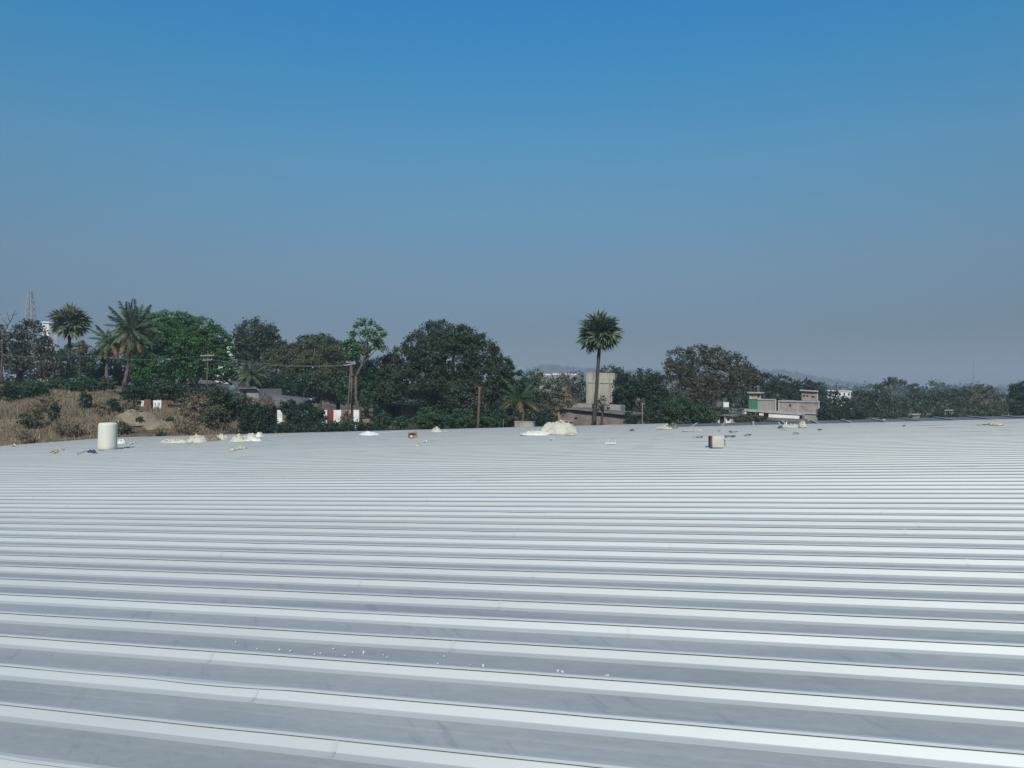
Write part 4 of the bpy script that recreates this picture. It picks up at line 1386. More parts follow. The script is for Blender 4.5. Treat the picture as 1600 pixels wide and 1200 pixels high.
gh = empty('gable_house', P(455, 655, 90), 'small house with a dark sheet roof sloping toward the wall', 'house')
gh.location.z = gz(gh.location.x, gh.location.y)
quad_roof(gh, [(422, 615, 96), (487, 623, 93), (466, 632, 86), (431, 635, 87)], 0.12, 'roof_sheet', ribs=14)
quad_roof(gh, [(487, 623.3, 93), (422, 615.3, 96), (440, 622, 102), (497, 628, 99)], 0.12, 'roof_sheet')
F = Front(432, 88, 464, 87.2)
F.part('front_wall', 'brick', gh, 433, 464, (637, 635), (672, 672), out=-0.5, th=0.3)
F = Front(464, 87.5, 488, 94)
F.part('gable_wall', 'brick', gh, 465, 487.5, (633.8, 625.5), (660, 655), out=-0.3, th=0.3)
for q_ in ((476, 627.5, 477.5, 632), (486.5, 622.5, 492, 627)):
    F.part('rafter_end', 'white_paint', gh, q_[0], q_[2], q_[1], q_[3] - 1.5, out=0.25, th=0.2)
window(F, gh, 478.5, 481.5, 634, 638, 'concrete')
gh2 = empty('gable_house', P(385, 625, 102), 'grey sheet-roofed hut beside the date palm', 'house')
gh2.location.z = gz(gh2.location.x, gh2.location.y)
quad_roof(gh2, [(360, 596, 108), (382, 596, 107), (402, 606, 98), (372, 606.5, 99)], 0.12, 'roof_sheet', ribs=9)
F = Front(372, 99.3, 405, 98.3)
F.part('wall', 'concrete', gh2, 372.5, 404, 607.2, 632, out=-0.4, th=5)
F.part('door', 'dark', gh2, 380, 385, 611, 630, out=-0.37, th=0.05)
gh3 = empty('small_shed', P(322, 610, 101), 'tiny shed roof peeping over the hedge behind the first pole', 'shed')
gh3.location.z = gz(gh3.location.x, gh3.location.y)
quad_roof(gh3, [(312, 593.5, 104), (330, 594.5, 103), (338, 599, 99), (308, 598, 100)], 0.1, 'roof_sheet')
F = Front(310, 100.4, 336, 99.6)
F.part('wall', 'concrete', gh3, 311, 335, 599.4, 612, out=-0.3, th=3)
hut = empty('brick_hut', P(592, 645, 103), 'dim brick hut with a ledge roof under the big dark tree', 'house')
F = Front(580, 104, 610, 101)
F.part('wall', 'brick', hut, 583, 604, (634, 635), (662, 662), th=3)
F.part('roof', 'roof_sheet', hut, 579, 640, (629.5, 633), (632, 636), out=0.5, th=4)
F.part('wall', 'brick', hut, 626, 636, (636, 636), (662, 662), th=2)
F.part('door', 'dark', hut, 606, 614, 637, 660, out=-0.4, th=0.2)

# red and white compound wall, boards, low walls
F = Front(432, 82, 562, 81)
cw = empty('compound_wall', F.at(500), 'white compound wall with red gate leaf half hidden by creepers', 'wall')
cw.location.z = gz(cw.location.x, cw.location.y)
for nm, m_, a_, b_, o_ in (('wall_panel', 'white_paint', 433, 441, 0), ('wall_panel', 'brick', 441, 464, 0.03), ('wall_panel', 'grey_green', 464, 503, 0.0), ('wall_panel', 'white_paint', 503, 511, 0.02), ('gate', 'red_paint', 511.2, 521, 0.06),
                           ('wall_panel', 'white_paint', 521.2, 533, 0.02), ('pillar', 'clay', 533.2, 538, 0.08), ('wall_panel', 'concrete', 538.2, 552, 0.0), ('wall_panel', 'white_paint', 552.2, 561, 0.03)):
    F.part(nm, m_, cw, a_, b_, 640.6, 668, out=o_, th=0.25)
cl_ = empty('clay_wall', P(572, 668, 79), 'low tan clay wall right of the white compound wall', 'wall')
cl_.location.z = gz(cl_.location.x, cl_.location.y)
F = Front(560, 79, 587, 78.5)
F.part('wall', 'clay', cl_, 564, 586, (660, 659.5), (674, 674), th=0.5)
F.part('wall', 'clay', cl_, 566, 577, (655, 654), (660, 659.7), out=-0.1, th=0.35)
pb = empty('painted_boards', P(237, 637, 77), 'row of white and rusty painted boards above the sand heap', 'fence')
F = Front(220, 77, 262, 76.6)
for m_, a_, b_, t_, lo_ in (('white_paint', 220.5, 224.6, 626, 638), ('rust', 225, 235.5, 624, 637), ('white_paint', 239.5, 252, 625.5, 638), ('rust', 252.6, 262, 625.5, 637)):
    F.part('board', m_, pb, a_, b_, t_, lo_ + 3, th=0.08)
for a_ in (242.0, 246.5, 249.0):
    F.part('paint_mark', 'dark', pb, a_, a_ + 1.0, 629, 634, out=0.01, th=0.012)
lw = empty('low_wall', P(818, 668, 74), 'low pale concrete wall left of the brick house at the roof edge', 'wall')
lw.location.z = gz(lw.location.x, lw.location.y)
F = Front(803, 74, 834, 73)
F.part('wall', 'concrete_pale', lw, 804, 832.5, 659.3, 680, th=0.4)
F.part('coping', 'slab', lw, 803, 833.2, 658.4, 659.3, out=0.05, th=0.5)

# far white buildings
wb = empty('white_building', P(72, 530, 165), 'white building sliver between the dusty tree and the fan palm', 'building')
F = Front(60, 166, 90, 164)
F.part('wall', 'white_paint', wb, 66, 76, (504, 505), (600, 600), th=2)
F.part('roof_slab', 'white_paint', wb, 65, 77, (502, 503), (504, 505), out=0.3, th=2.6)
window(F, wb, 69, 72, 518, 524, 'white_paint')
wb2 = empty('white_building', P(340, 560, 136), 'white building glimpsed through gaps right of the bright green crown', 'building')
F = Front(315, 137, 372, 135)
F.part('wall', 'white_paint', wb2, 318, 366, (536.5, 537.5), (600, 600), th=8)
F.part('roof_slab', 'white_paint', wb2, 316, 368, (534.5, 535.5), (536.5, 537.5), out=0.5, th=9)
for q_ in (326, 338, 350):
    window(F, wb2, q_, q_ + 5, 543, 550, 'white_paint')
for lab, a_, b_, t_, d_ in (('long white far factory shed left of the concrete tower', 864, 886, 583.2, 640), ('white far factory shed next to the long one', 889, 900, 583.6, 660), ('small white far roof near the long factory shed', 842, 860, 583.8, 700)):
    F = Front(a_, d_, b_, d_)
    w_ = empty('factory_shed', F.at((a_ + b_) / 2), lab, 'building', 'far white factory sheds')
    F.part('wall', 'concrete', w_, a_, b_, t_ + 2.6, 624, th=12)
    F.part('roof', 'white_paint', w_, a_ - 0.5, b_ + 0.5, (t_, t_ + 0.4), (t_ + 2.6, t_ + 2.6), out=0.6, th=13)
for lab, a_, b_, t_, bt_, m_, d_ in (('pale blue shed wall among the right-hand trees', 1443, 1453, 641, 654, 'teal', 186), ('small pale roof glimpsed left of the layered tree', 1476, 1487, 640.5, 645, 'concrete_pale', 192),
                                     ('small whitish house under the right edge tree', 1572, 1586, 633, 640, 'white_paint', 205), ('tiny pale hut under the slim pointed tree', 1420, 1434, 647, 655, 'brick_grey', 174)):
    F = Front(a_, d_, b_, d_ - 1)
    w_ = empty('small_house', F.at((a_ + b_) / 2), lab, 'house', 'small houses among the right trees')
    F.part('wall', m_, w_, a_, b_, t_ + 1.5, bt_ + 14, th=4)
    F.part('roof', 'slab', w_, a_ - 0.8, b_ + 0.8, t_, t_ + 1.5, out=0.4, th=5)
    F.part('window', 'glass', w_, a_ + 3, a_ + 5, t_ + 3, t_ + 5, out=0.03, th=0.04)

# sand heap
def heap(name, c, rx, ry, h, mat, seed, n=40, rough=0.15, label='', cat='heap', flat=0.0, freq=1.6):
    """irregular mound standing on the point c"""
    vs, fs = [], []
    rings = 14
    for i in range(rings + 1):
        t = i / rings
        for k in range(n):
            a = 2 * math.pi * k / n
            rr = t * (1 + 0.22 * noise.noise((math.cos(a) * 1.3 + seed, math.sin(a) * 1.3, 0)) + 0.10 * noise.noise((math.cos(a) * 4 + seed, math.sin(a) * 4, 3)))
            x, y = math.cos(a) * rr * rx, math.sin(a) * rr * ry
            prof = (1 - t ** 2) ** (0.8 - 0.35 * flat)
            z = h * prof * (1 + rough * 3.0 * noise.noise((x / rx * freq + seed, y / ry * freq, 7)) + rough * 1.8 * noise.noise((x / rx * freq * 3 + seed, y / ry * freq * 3, 2)))
            vs.append((x, y, z))
    for i in range(rings):
        for k in range(n):
            fs.append((i * n + k, i * n + (k + 1) % n, (i + 1) * n + (k + 1) % n, (i + 1) * n + k))
    me = np_mesh(name, vs, fs, M[mat], smooth=True)
    o = mesh_obj(name, me, None, c)
    return tag(o, label, cat) if label else o


sc = P(213, 662, 69)
sc.z = gz(sc.x, sc.y) - 0.55
heap('sand_heap', sc, 2.6, 3.2, 1.12, 'sand', 3, n=56, label='bare tan sand heap on the grassy bank', cat='sand heap', rough=0.14, freq=2.2)
sc = P(252, 664, 68)
sc.z = gz(sc.x, sc.y) - 0.55
heap('sand_heap', sc, 1.7, 2.6, 0.92, 'sand', 8, label='smaller sandy hump right of the big sand heap', cat='sand heap', rough=0.14, freq=2.2)

# ------------------------------------------------------------------ poles, wires, masts
def pole(label, px_b, py_b, px_t, py_t, d, r, mat, name='utility_pole', cat='pole', cross=(), group='poles beyond the roof', brace=()):
    b, t = P(px_b, py_b, d), P(px_t, py_t, d)
    b.z = min(b.z, gz(b.x, b.y)) - 0.2
    root = empty(name, b, label, cat, group)
    mb = MB()
    mb.tube([b, b.lerp(t, 0.5), t], [r, r * 0.9, r * 0.75], 8)
    mb.build('post', M[mat], root, smooth=True, origin=b)
    for x0, x1, y0, y1 in cross:
        mb = MB()
        mb.bar(P(x0, y0, d - 0.15), P(x1, y1, d - 0.15), 0.09)
        ca = mb.build('cross_arm', M['steel'], root, origin=b)
        for q in (0.06, 0.94):
            mi = MB()
            p = P(x0, y0, d - 0.15).lerp(P(x1, y1, d - 0.15), q)
            mi.tube([p, p + Vector((0, 0, 0.08)), p + Vector((0, 0, 0.17))], [0.025, 0.045, 0.03], 6)
            mi.build('insulator', M['concrete'], ca, origin=b)
    for (a0, a1), (b0, b1) in brace:
        mb = MB()
        mb.bar(P(a0, a1, d), P(b0, b1, d), 0.07)
        mb.build('brace', M[mat], root, origin=b)
    return root


pole('first utility pole with cross arms before the bright green tree', 322, 628, 325, 548, 82, 0.09, 'pole', cross=[(313, 335, 556, 555), (317, 332, 563, 562)])
pole('leaning wooden pole with cross arm above the red gate', 541, 668, 548, 570, 79.5, 0.10, 'pole', cross=[(538, 556, 571, 568)])
pole('second darker pole just right of the leaning wooden pole', 551, 660, 549, 566, 81.0, 0.13, 'pole', cross=[(541, 555, 566, 566)])
pole('rusty slim pole with a forked top in front of the big dark tree', 745, 676, 749.5, 604, 72, 0.13, 'rust_pole', brace=[((748.5, 612), (754.5, 603)), ((749, 610), (746, 602)), ((748.5, 606), (755, 603.5))])
pole('short thin pale post right of the brick house', 1003, 668, 1004, 629, 84, 0.05, 'concrete', name='white_post', cat='post', brace=[((1003.6, 630), (1008, 631))])
pole('thin wooden stake at the roof edge right of the rusty pole', 786, 676, 786.5, 655, 73, 0.05, 'pole', name='stake', cat='post')
pole('thin grey post rising behind the cut strip of the roof', 1443, 662, 1442, 645, 120, 0.07, 'pole', name='stake', cat='post')


def wire(label, pts, r=0.012, sag=0.4):
    mb = MB()
    for a, b in zip(pts[:-1], pts[1:]):
        a, b = Vector(a), Vector(b)
        ps = []
        for i in range(13):
            t = i / 12
            p = a.lerp(b, t)
            p.z -= sag * 4 * t * (1 - t)
            ps.append(p)
        mb.tube(ps, r, 5, cap=False)
    o0 = Vector(pts[0])
    tag(mb.build('overhead_wire', M['wire'], None, origin=o0), label, 'wire', 'overhead wires')


wire('upper overhead wire sagging between the first pole and the leaning pole', [P(334, 555, 81.8), P(539, 570, 79.2)], r=0.014, sag=0.5)
wire('lower overhead wire running from the first pole to the twin poles', [P(331, 562, 81.8), P(542, 571, 79.2)], r=0.014, sag=0.35)
wire('overhead wire leaving the first pole past the coconut palms', [P(314, 556, 81.8), P(150, 556, 86), P(-60, 548, 92)], r=0.012, sag=0.4)
wire('service wire dropping right from the forked rusty pole', [P(754, 603.5, 72), P(800, 620, 80), P(860, 634, 92)], r=0.014, sag=0.15)


def lattice(label, px, py_t, py_b, d, w_b, w_t, n, arms, name='pylon'):
    b, t = P(px, py_b, d), P(px, py_t, d)
    b.z = gz(b.x, b.y)
    root = empty(name, b, label, 'tower')
    k = d / 1200
    cs = [(-1, -1), (1, -1), (1, 1), (-1, 1)]

    def c(i, s):
        z = b.z + (t.z - b.z) * s
        w = (w_b + (w_t - w_b) * min(1, s * 1.08)) * k * 0.5
        return Vector((b.x + cs[i][0] * w, b.y + cs[i][1] * w, z))
    for i in range(4):
        mb = MB()
        mb.bar(c(i, 0), c(i, 1), 0.22)
        mb.build('leg', M['steel'], root, origin=b)
    br = MB()
    for j in range(n):
        s0, s1 = (j / n) ** 0.85, ((j + 1) / n) ** 0.85
        for i in range(4):
            br.bar(c(i, s0), c((i + 1) % 4, s1), 0.10)
            br.bar(c((i + 1) % 4, s0), c(i, s1), 0.10)
            br.bar(c(i, s1), c((i + 1) % 4, s1), 0.10)
    br.build('bracing', M['steel'], root, origin=b)
    for py, half in arms:
        mb = MB()
        mb.bar(P(px - half, py, d), P(px + half, py, d), 0.22)
        mb.bar(P(px - half, py, d), P(px, py - 4, d), 0.16)
        mb.bar(P(px + half, py, d), P(px, py - 4, d), 0.16)
        mb.build('cross_arm', M['steel'], root, origin=b)
    return root


lattice('pale lattice power pylon far behind the dusty grey tree', 47.5, 455, 600, 340, 34, 3.2, 16, [(470, 7), (480, 8), (490, 9)])
mp_ = P(1521, 620, 420)
mp_.z = gz(mp_.x, mp_.y)
o_m = empty('radio_mast', mp_, 'thin distant radio mast above the layered tree', 'mast')
mb = MB()
mb.tube([mp_, P(1521, 595, 420), P(1521, 563, 420)], [0.35, 0.28, 0.14], 6)
mb.build('pole', M['wire'], o_m, origin=mp_)
for py in (570, 582):
    mb = MB()
    mb.bar(P(1519.4, py, 420), P(1522.6, py, 420), 0.2)
    mb.build('rung', M['wire'], o_m, origin=mp_)
mb = MB()
mb.bar(P(1526, 597, 420), P(1532, 593.5, 420), 0.2)
mb.bar(P(1529, 620, 420), P(1529, 595, 420), 0.22)
mb.build('side_antenna', M['wire'], o_m, origin=mp_)

# ------------------------------------------------------------------ things lying on the roof
QROOF = Matrix((RIB, ACR, NRM)).transposed().to_quaternion()
TOP = 0.070


def on_roof(px, py, lift=None):
    """rest a thing across the rib tops at the roof point seen at (px, py)"""
    r, t, p = roof_at(px, py)
    k = cam.location.y - p.y
    return roof(r, t, TOP if lift is None else lift)


def px_m(px, py):
    r, t, p = roof_at(px, py)
    return p.y / 1200


def lump(name, px, py, w_px, dep, h_px, mat, seed, label=None, cat=None, parent=None, flat=0.0, rough=0.16, freq=1.8, group=None, lift=0.0):
    k = px_m(px, py)
    c = on_roof(px, py)
    c.y += dep * 0.5
    c.z += lift
    o = heap(name, c, w_px * k / 2, dep / 2, h_px * k, mat, seed, n=44, rough=rough, flat=flat, freq=freq)
    if mat in ('fibre', 'fibre_white', 'brown_cloth'):
        rag(o, w_px * k / 2, dep / 2, h_px * k, mat, seed, flat)
    if label:
        tag(o, label, cat, group)
    return o


def rag(o, rx, ry, h, mat, seed, flat):
    """torn curled flaps and tufts all over a heap, each a small crumpled sheet with edges of its own"""
    rg = random.Random(seed * 7 + 1)
    v, f = [], []
    cnt = int(14 + 34 * min(1.0, rx * 1.2))
    for _ in range(cnt):
        a, t = rg.uniform(0, 2 * math.pi), rg.uniform(0.1, 1.0) ** 0.6
        x, y = math.cos(a) * t * rx * 0.95, math.sin(a) * t * ry * 0.95
        z = h * (1 - t * t) ** (0.8 - 0.35 * flat) * rg.uniform(0.8, 1.08) + 0.012
        nrm = Vector((x / rx, y / ry, 0.55 + 0.4 * rg.random())).normalized()
        u = nrm.cross(Vector((rg.uniform(-1, 1), rg.uniform(-1, 1), 0.3))).normalized()
        w = nrm.cross(u)
        sz = rg.uniform(0.04, 0.10) * (0.6 + h)
        o0 = len(v)
        for i in range(4):
            for j in range(4):
                uu, vv = (i / 3 - 0.5) * sz * rg.uniform(0.7, 1.4), (j / 3 - 0.5) * sz * rg.uniform(0.5, 1.1)
                curl = ((i / 3 - 0.5) ** 2 * 1.6 + (j / 3 - 0.5) ** 2) * sz * rg.uniform(0.2, 1.3)
                p = Vector((x, y, z)) + u * uu + w * vv + nrm * (curl + rg.uniform(-0.012, 0.016))
                p.z = max(p.z, -0.01)
                v.append(tuple(p))
        for i in range(3):
            for j in range(3):
                q = o0 + i * 4 + j
                f.append((q, q + 1, q + 5, q + 4))
    me = np_mesh('torn_flap', v, f, M[mat], smooth=False)
    r_ = mesh_obj('torn_flap', me, o)
    r_['kind'] = 'stuff'


def ribbon(name, pts, w, mat, label, cat, group=None, curl=0.05, seed=0):
    """a crumpled strip lying on the rib tops, pts in photo px"""
    P3 = [on_roof(*p) for p in pts]
    v, f = [], []
    rg = random.Random(seed)
    fine = []
    for a, b in zip(P3[:-1], P3[1:]):
        for i in range(6):
            fine.append(a.lerp(b, i / 6))
    fine.append(P3[-1])
    for i, p in enumerate(fine):
        t = (fine[min(i + 1, len(fine) - 1)] - fine[max(i - 1, 0)]).normalized()
        s = NRM.cross(t).normalized()
        z = curl * (0.5 + noise.noise((i * 0.7, seed, 0)))
        tw = noise.noise((i * 0.45, seed, 9)) * curl * 1.2
        ww = w * (1 + 0.4 * noise.noise((i * 0.6, seed, 4)))
        for s_, h in ((-1, -0.003), (1, -0.003), (1, 0.003), (-1, 0.003)):
            v.append(tuple(p + s * (s_ * ww / 2) + NRM * (max(0.004, z + s_ * tw) + h)))
    for i in range(len(fine) - 1):
        for k in range(4):
            a, b = i * 4 + k, i * 4 + (k + 1) % 4
            f.append((a, b, b + 4, a + 4))
    me = np_mesh(name, np.array(v) - np.array(P3[0]), f, M[mat], smooth=False)
    return tag(mesh_obj(name, me, None, P3[0]), label, cat, group)


# standing roll of insulation
k = px_m(160, 705)
rc = on_roof(160.5, 705.5)
rr = 13.9 * k
hh = 41.5 * k
rc.y += rr
ro = empty('insulation_roll', rc, 'cream white roll standing upright on the roof', 'insulation roll')
prof = [(0.0, 0), (rr * 0.96, 0), (rr * 1.0, 0.02), (rr * 1.01, hh * 0.12), (rr * 0.985, hh * 0.5), (rr * 0.975, hh * 0.9), (rr * 0.955, hh * 0.955), (rr * 0.90, hh * 0.985), (rr * 0.82, hh), (rr * 0.2, hh * 0.995), (rr * 0.16, hh * 0.99), (rr * 0.15, hh * 0.8), (0.0, hh * 0.8)]
vs, fs, n = [], [], 56
for i, (r_, z_) in enumerate(prof):
    for k2 in range(n):
        a = 2 * math.pi * k2 / n
        q = r_ * (1 + 0.012 * noise.noise((math.cos(a) * 2, math.sin(a) * 2, z_ * 1.2)) + 0.004 * math.sin(a * 17))
        if 1 <= i <= 8:
            q += 0.012 * (k2 / n) - 0.006           # the loose end of the wound sheet makes a step
        vs.append((q * math.cos(a + 4.2) - 0.05 * z_ / hh * -0.6, q * math.sin(a + 4.2), z_))
for i in range(len(prof) - 1):
    for k2 in range(n):
        fs.append((i * n + k2, i * n + (k2 + 1) % n, (i + 1) * n + (k2 + 1) % n, (i + 1) * n + k2))
me = np_mesh('roll_body', vs, fs, M['roll_wrap'], smooth=True)
mesh_obj('roll_body', me, ro)
sp = MB()
pts = []
for i in range(160):
    a = i * 0.22
    q = rr * (0.2 + 0.60 * i / 160)
    pts.append((q * math.cos(a) + 0.03, q * math.sin(a), hh + 0.002))
sp.tube(pts, 0.006, 4)
sp.build('wound_edge', M['beige'], ro)
fl = MB()
a0 = 4.2 + 2 * math.pi * 0.98
for i in range(8):
    a = a0 + i * 0.03
fl.tube([(rr * 1.0 * math.cos(a0), rr * 1.0 * math.sin(a0), 0.03), (rr * 0.985 * math.cos(a0) + 0.015, rr * 0.985 * math.sin(a0), hh * 0.5), (rr * 0.97 * math.cos(a0) + 0.03, rr * 0.97 * math.sin(a0), hh * 0.94)], 0.008, 5)
fl.build('loose_edge', M['fibre_white'], ro)

# small wrapped block on the right
k = px_m(1121, 703)
c0 = on_roof(1112.5, 703.0)
bl_ = empty('wrapped_block', c0, 'small beige block with a dark left face standing alone right of centre', 'block', rot=(0, 0, R(-5)))
bw, bh, bd = 21.5 * k, 18.2 * k, 0.36


def rounded_plan(w, d, rl, rr_, n=7):
    pts = []
    for cx_, cy_, r_, a0 in ((rl, rl, rl, 180), (w - rr_, rr_, rr_, 270), (w - rr_, d - rr_, rr_, 0), (rl, d - rl, rl, 90)):
        for i_ in range(n):
            a = R(a0 + 90 * i_ / (n - 1))
            pts.append((cx_ + r_ * math.cos(a), cy_ + r_ * math.sin(a)))
    return pts


pl = rounded_plan(bw, bd, 0.04, 0.15)
vs, fs = [], []
lv = [(0.0, 0.97), (0.02, 1.0), (bh * 0.5, 1.012), (bh * 0.80, 0.995), (bh * 0.92, 0.955), (bh, 0.84)]
for z_, sc_ in lv:
    for x_, y_ in pl:
        wv = 1 + 0.012 * noise.noise((x_ * 9, z_ * 9, y_ * 9))
        vs.append((bw / 2 + (x_ - bw / 2) * sc_ * wv, bd / 2 + (y_ - bd / 2) * sc_ * wv, z_))
n = len(pl)
for i_ in range(len(lv) - 1):
    for k2 in range(n):
        fs.append((i_ * n + k2, i_ * n + (k2 + 1) % n, (i_ + 1) * n + (k2 + 1) % n, (i_ + 1) * n + k2))
fs.append(tuple((len(lv) - 1) * n + k2 for k2 in range(n)))
me = bpy.data.meshes.new('block_body')
me.from_pydata(vs, [], fs)
me.materials.append(M['beige'])
me.polygons.foreach_set('use_smooth', [len(f) == 4 for f in fs])
mesh_obj('block_body', me, bl_)
mb = MB()
mb.box(-0.045, -0.012, 0.015, bd - 0.02, 0.012, bh * 0.93)
mb.build('shaded_end', M['shaded_brown'], bl_)  # brown left end, darkened: the unlit side's shade is put into its colour
mb = MB()
mb.box(-0.012, 0.012, -0.012, bd + 0.01, 0.006, bh * 0.965)
mb.build('rim_band', M['brown_cloth'], bl_)
for zz in (0.62, 0.36):
    mb = MB()
    mb.tube([(bw * 0.93, 0.03, bh * zz), (bw * 0.95, 0.0, bh * zz)], [0.018, 0.014], 7)
    mb.build('staple', M['brown_cloth'], bl_)

# glass-wool heaps and offcuts
lump('wool_heap', 876, 681, 62, 1.5, 18.5, 'fibre', 11, 'large domed heap of yellowish glass wool near the far roof edge', 'insulation heap', flat=0.6, rough=0.13, freq=2.4)
lump('wool_sheet', 836, 683, 48, 0.8, 5.5, 'fibre_white', 12, 'flat pale glass-wool sheet left of the domed heap', 'insulation scrap', flat=0.9)
lump('wool_scrap', 892, 682.5, 16, 0.4, 2.5, 'fibre', 13, 'small glass-wool tuft at the foot of the domed heap', 'insulation scrap')
ribbon('rust_scrap', [(873, 665.4), (877, 665), (880, 665.4)], 0.10, 'card', 'reddish scrap lying on top of the domed wool heap', 'scrap', seed=3)
bpy.data.objects['rust_scrap'].location = Vector(bpy.data.objects['rust_scrap'].location)
hp = bpy.data.objects['wool_heap']
bpy.data.objects['rust_scrap'].location = hp.location + Vector((-0.35, -0.15, 0.46))
lump('wool_strip', 267, 694.5, 46, 0.8, 5.5, 'fibre', 21, 'long flat wool strip left of the bundled wool and brown sheet', 'insulation scrap', flat=0.9)
lump('wool_heap', 303, 694, 36, 0.9, 10, 'fibre', 22, 'lumpy wool heap left of the brown sheet', 'insulation heap', rough=0.22, freq=2.6)
lump('brown_sheet', 323, 691.5, 34, 0.8, 8.5, 'brown_cloth', 23, 'crumpled brown sheet between two pale wool heaps', 'sheet', rough=0.2, flat=0.4)
lump('wool_heap', 343, 689.5, 20, 0.8, 7.0, 'fibre', 24, 'small wool heap right of the brown sheet', 'insulation heap', rough=0.22)
lump('wool_heap', 367, 693, 24, 0.8, 9.0, 'fibre', 25, 'hunched wool heap left of the long pale wool pad', 'insulation heap', rough=0.22, freq=2.2)
lump('wool_pad', 392, 692, 28, 0.6, 5.5, 'fibre_white', 26, 'long pale wool pad in front of the roof edge wool', 'insulation scrap', flat=0.7)
lump('wool_heap', 387, 686.5, 24, 0.9, 6.0, 'fibre', 27, 'wool lump behind the long pale wool pad', 'insulation heap', rough=0.22)
lump('wool_heap', 402, 685.5, 13, 0.7, 6.5, 'fibre_white', 28, 'rounded white wool lump at the end of the left wool group', 'insulation heap', rough=0.2)
lump('wool_scrap', 360, 707, 13, 0.35, 3.5, 'fibre', 29, 'pale wool scrap below the left wool group', 'insulation scrap')
lump('yellow_scrap', 374, 704, 8, 0.3, 4.0, 'yellow', 30, 'yellow foam scrap below the left wool group', 'scrap')
ribbon('film_strip', [(364, 706), (372, 704), (380, 703.5), (388, 701.5)], 0.10, 'film_white', 'thin pale film strip beside the yellow foam scrap', 'scrap', seed=5)
lump('wool_scrap', 184, 695.5, 18, 0.6, 5.5, 'fibre_white', 31, 'pale wool scrap just right of the cream roll', 'insulation scrap', flat=0.6)
ribbon('film_strip', [(203, 696.5), (207, 694.5), (214, 693)], 0.10, 'film_white', 'wispy white film right of the cream roll', 'scrap', seed=6)
ribbon('film_strip', [(16, 699.5), (24, 699)], 0.30, 'film_white', 'white film patch at the far left roof edge', 'scrap', seed=7, curl=0.12)
ribbon('yellow_strap', [(77, 710), (83, 707.5), (92, 706.5), (100, 706.5)], 0.10, 'yellow', 'loose yellow strap left of the cream roll', 'strap', seed=8, curl=0.09)
ribbon('yellow_strap', [(78, 709.6), (84, 710.6), (90, 708.8)], 0.08, 'yellow', 'short yellow strap end curling under the loose strap', 'strap', seed=18, curl=0.06)
ribbon('blue_bag', [(137.5, 710), (141, 709.3), (145, 710.2), (149, 711)], 0.11, 'blue', 'crumpled blue and white plastic bag at the foot of the roll', 'plastic bag', seed=9, curl=0.12)
ribbon('film_strip', [(137, 709.5), (140, 707.6), (143, 708)], 0.10, 'film_white', 'white flap of plastic above the blue bag', 'scrap', seed=10, curl=0.12)
ribbon('cord', [(120, 713), (128, 709.8), (137, 706)], 0.025, 'offcut', 'thin dark cord lying left of the roll', 'cord', seed=4, curl=0.02)
lump('foam_sheet', 574, 682.5, 30, 1.0, 5.0, 'film_white', 33, 'bright white folded foam sheet near the far roof edge', 'foam sheet', flat=0.2, rough=0.2)
lump('wool_heap', 681, 677.5, 17, 0.6, 7.0, 'fibre', 34, 'small peaked wool heap by the roof edge right of the brown carton', 'insulation heap', rough=0.22)
ribbon('film_strip', [(690, 677.5), (698, 676.5)], 0.12, 'film_white', 'wisp of white film beside the small peaked wool heap', 'scrap', seed=12)
# brown carton, open and tilted
k = px_m(646, 686)
c0 = on_roof(646, 686.5)
ct = empty('carton', c0, 'crumpled open brown carton on the far roof', 'carton', rot=(0, 0.05, 0.35))
w_, h_, d_ = 5.6 * k, 6.5 * k, 0.32
mb = MB()
mb.box(-w_, w_, 0, 0.015, 0, h_).box(-w_, w_, d_, d_ + 0.015, 0, h_ * 1.2).box(-w_ - 0.015, -w_ - 0.001, 0.0, d_, 0, h_).box(w_ + 0.001, w_ + 0.016, 0.0, d_, 0, h_).box(-w_, w_, 0.016, d_ - 0.001, 0, 0.012)
mb.build('box_body', M['card'], ct)
mb = MB()
mb.hexa([(-w_ * 1.0, -0.02, h_ * 1.01), (w_ * 0.4, -0.02, h_ * 1.01), (w_ * 0.4, d_ * .4, h_ * 1.1), (-w_, d_ * .4, h_ * 1.1), (-w_ * 1.25, -0.12, h_ * 1.06), (w_ * 0.4, -0.1, h_ * 1.08), (w_ * 0.4, d_ * .4, h_ * 1.16), (-w_, d_ * .4, h_ * 1.16)])
mb.build('flap', M['brown_cloth'], ct)
mb = MB()
mb.hexa([(w_ * 0.5, d_, h_ * 1.2), (w_ * 1.1, d_ * .6, h_ * 1.02), (w_ * 1.12, d_ * .6, h_ * 1.02), (w_ * 0.55, d_ + 0.02, h_ * 1.2), (w_ * 0.7, d_ + .05, h_ * 1.5), (w_ * 1.4, d_ * .6, h_ * 1.35), (w_ * 1.42, d_ * .6, h_ * 1.35), (w_ * 0.75, d_ + .07, h_ * 1.5)])
mb.build('flap', M['card'], ct)
mb = MB()
mb.box(-w_ * 0.85, -w_ * 0.35, -0.012, -0.002, 0.02, h_ * 0.6)
mb.build('label_sticker', M['fibre_white'], ct)
lump('wool_scrap', 653, 699.5, 9, 0.3, 2.5, 'fibre', 35, 'tiny yellow wool scrap below the brown carton', 'insulation scrap')
ribbon('film_strip', [(661, 694), (668, 692.5)], 0.08, 'film_white', 'tiny pale film scrap right of the carton', 'scrap', seed=14)
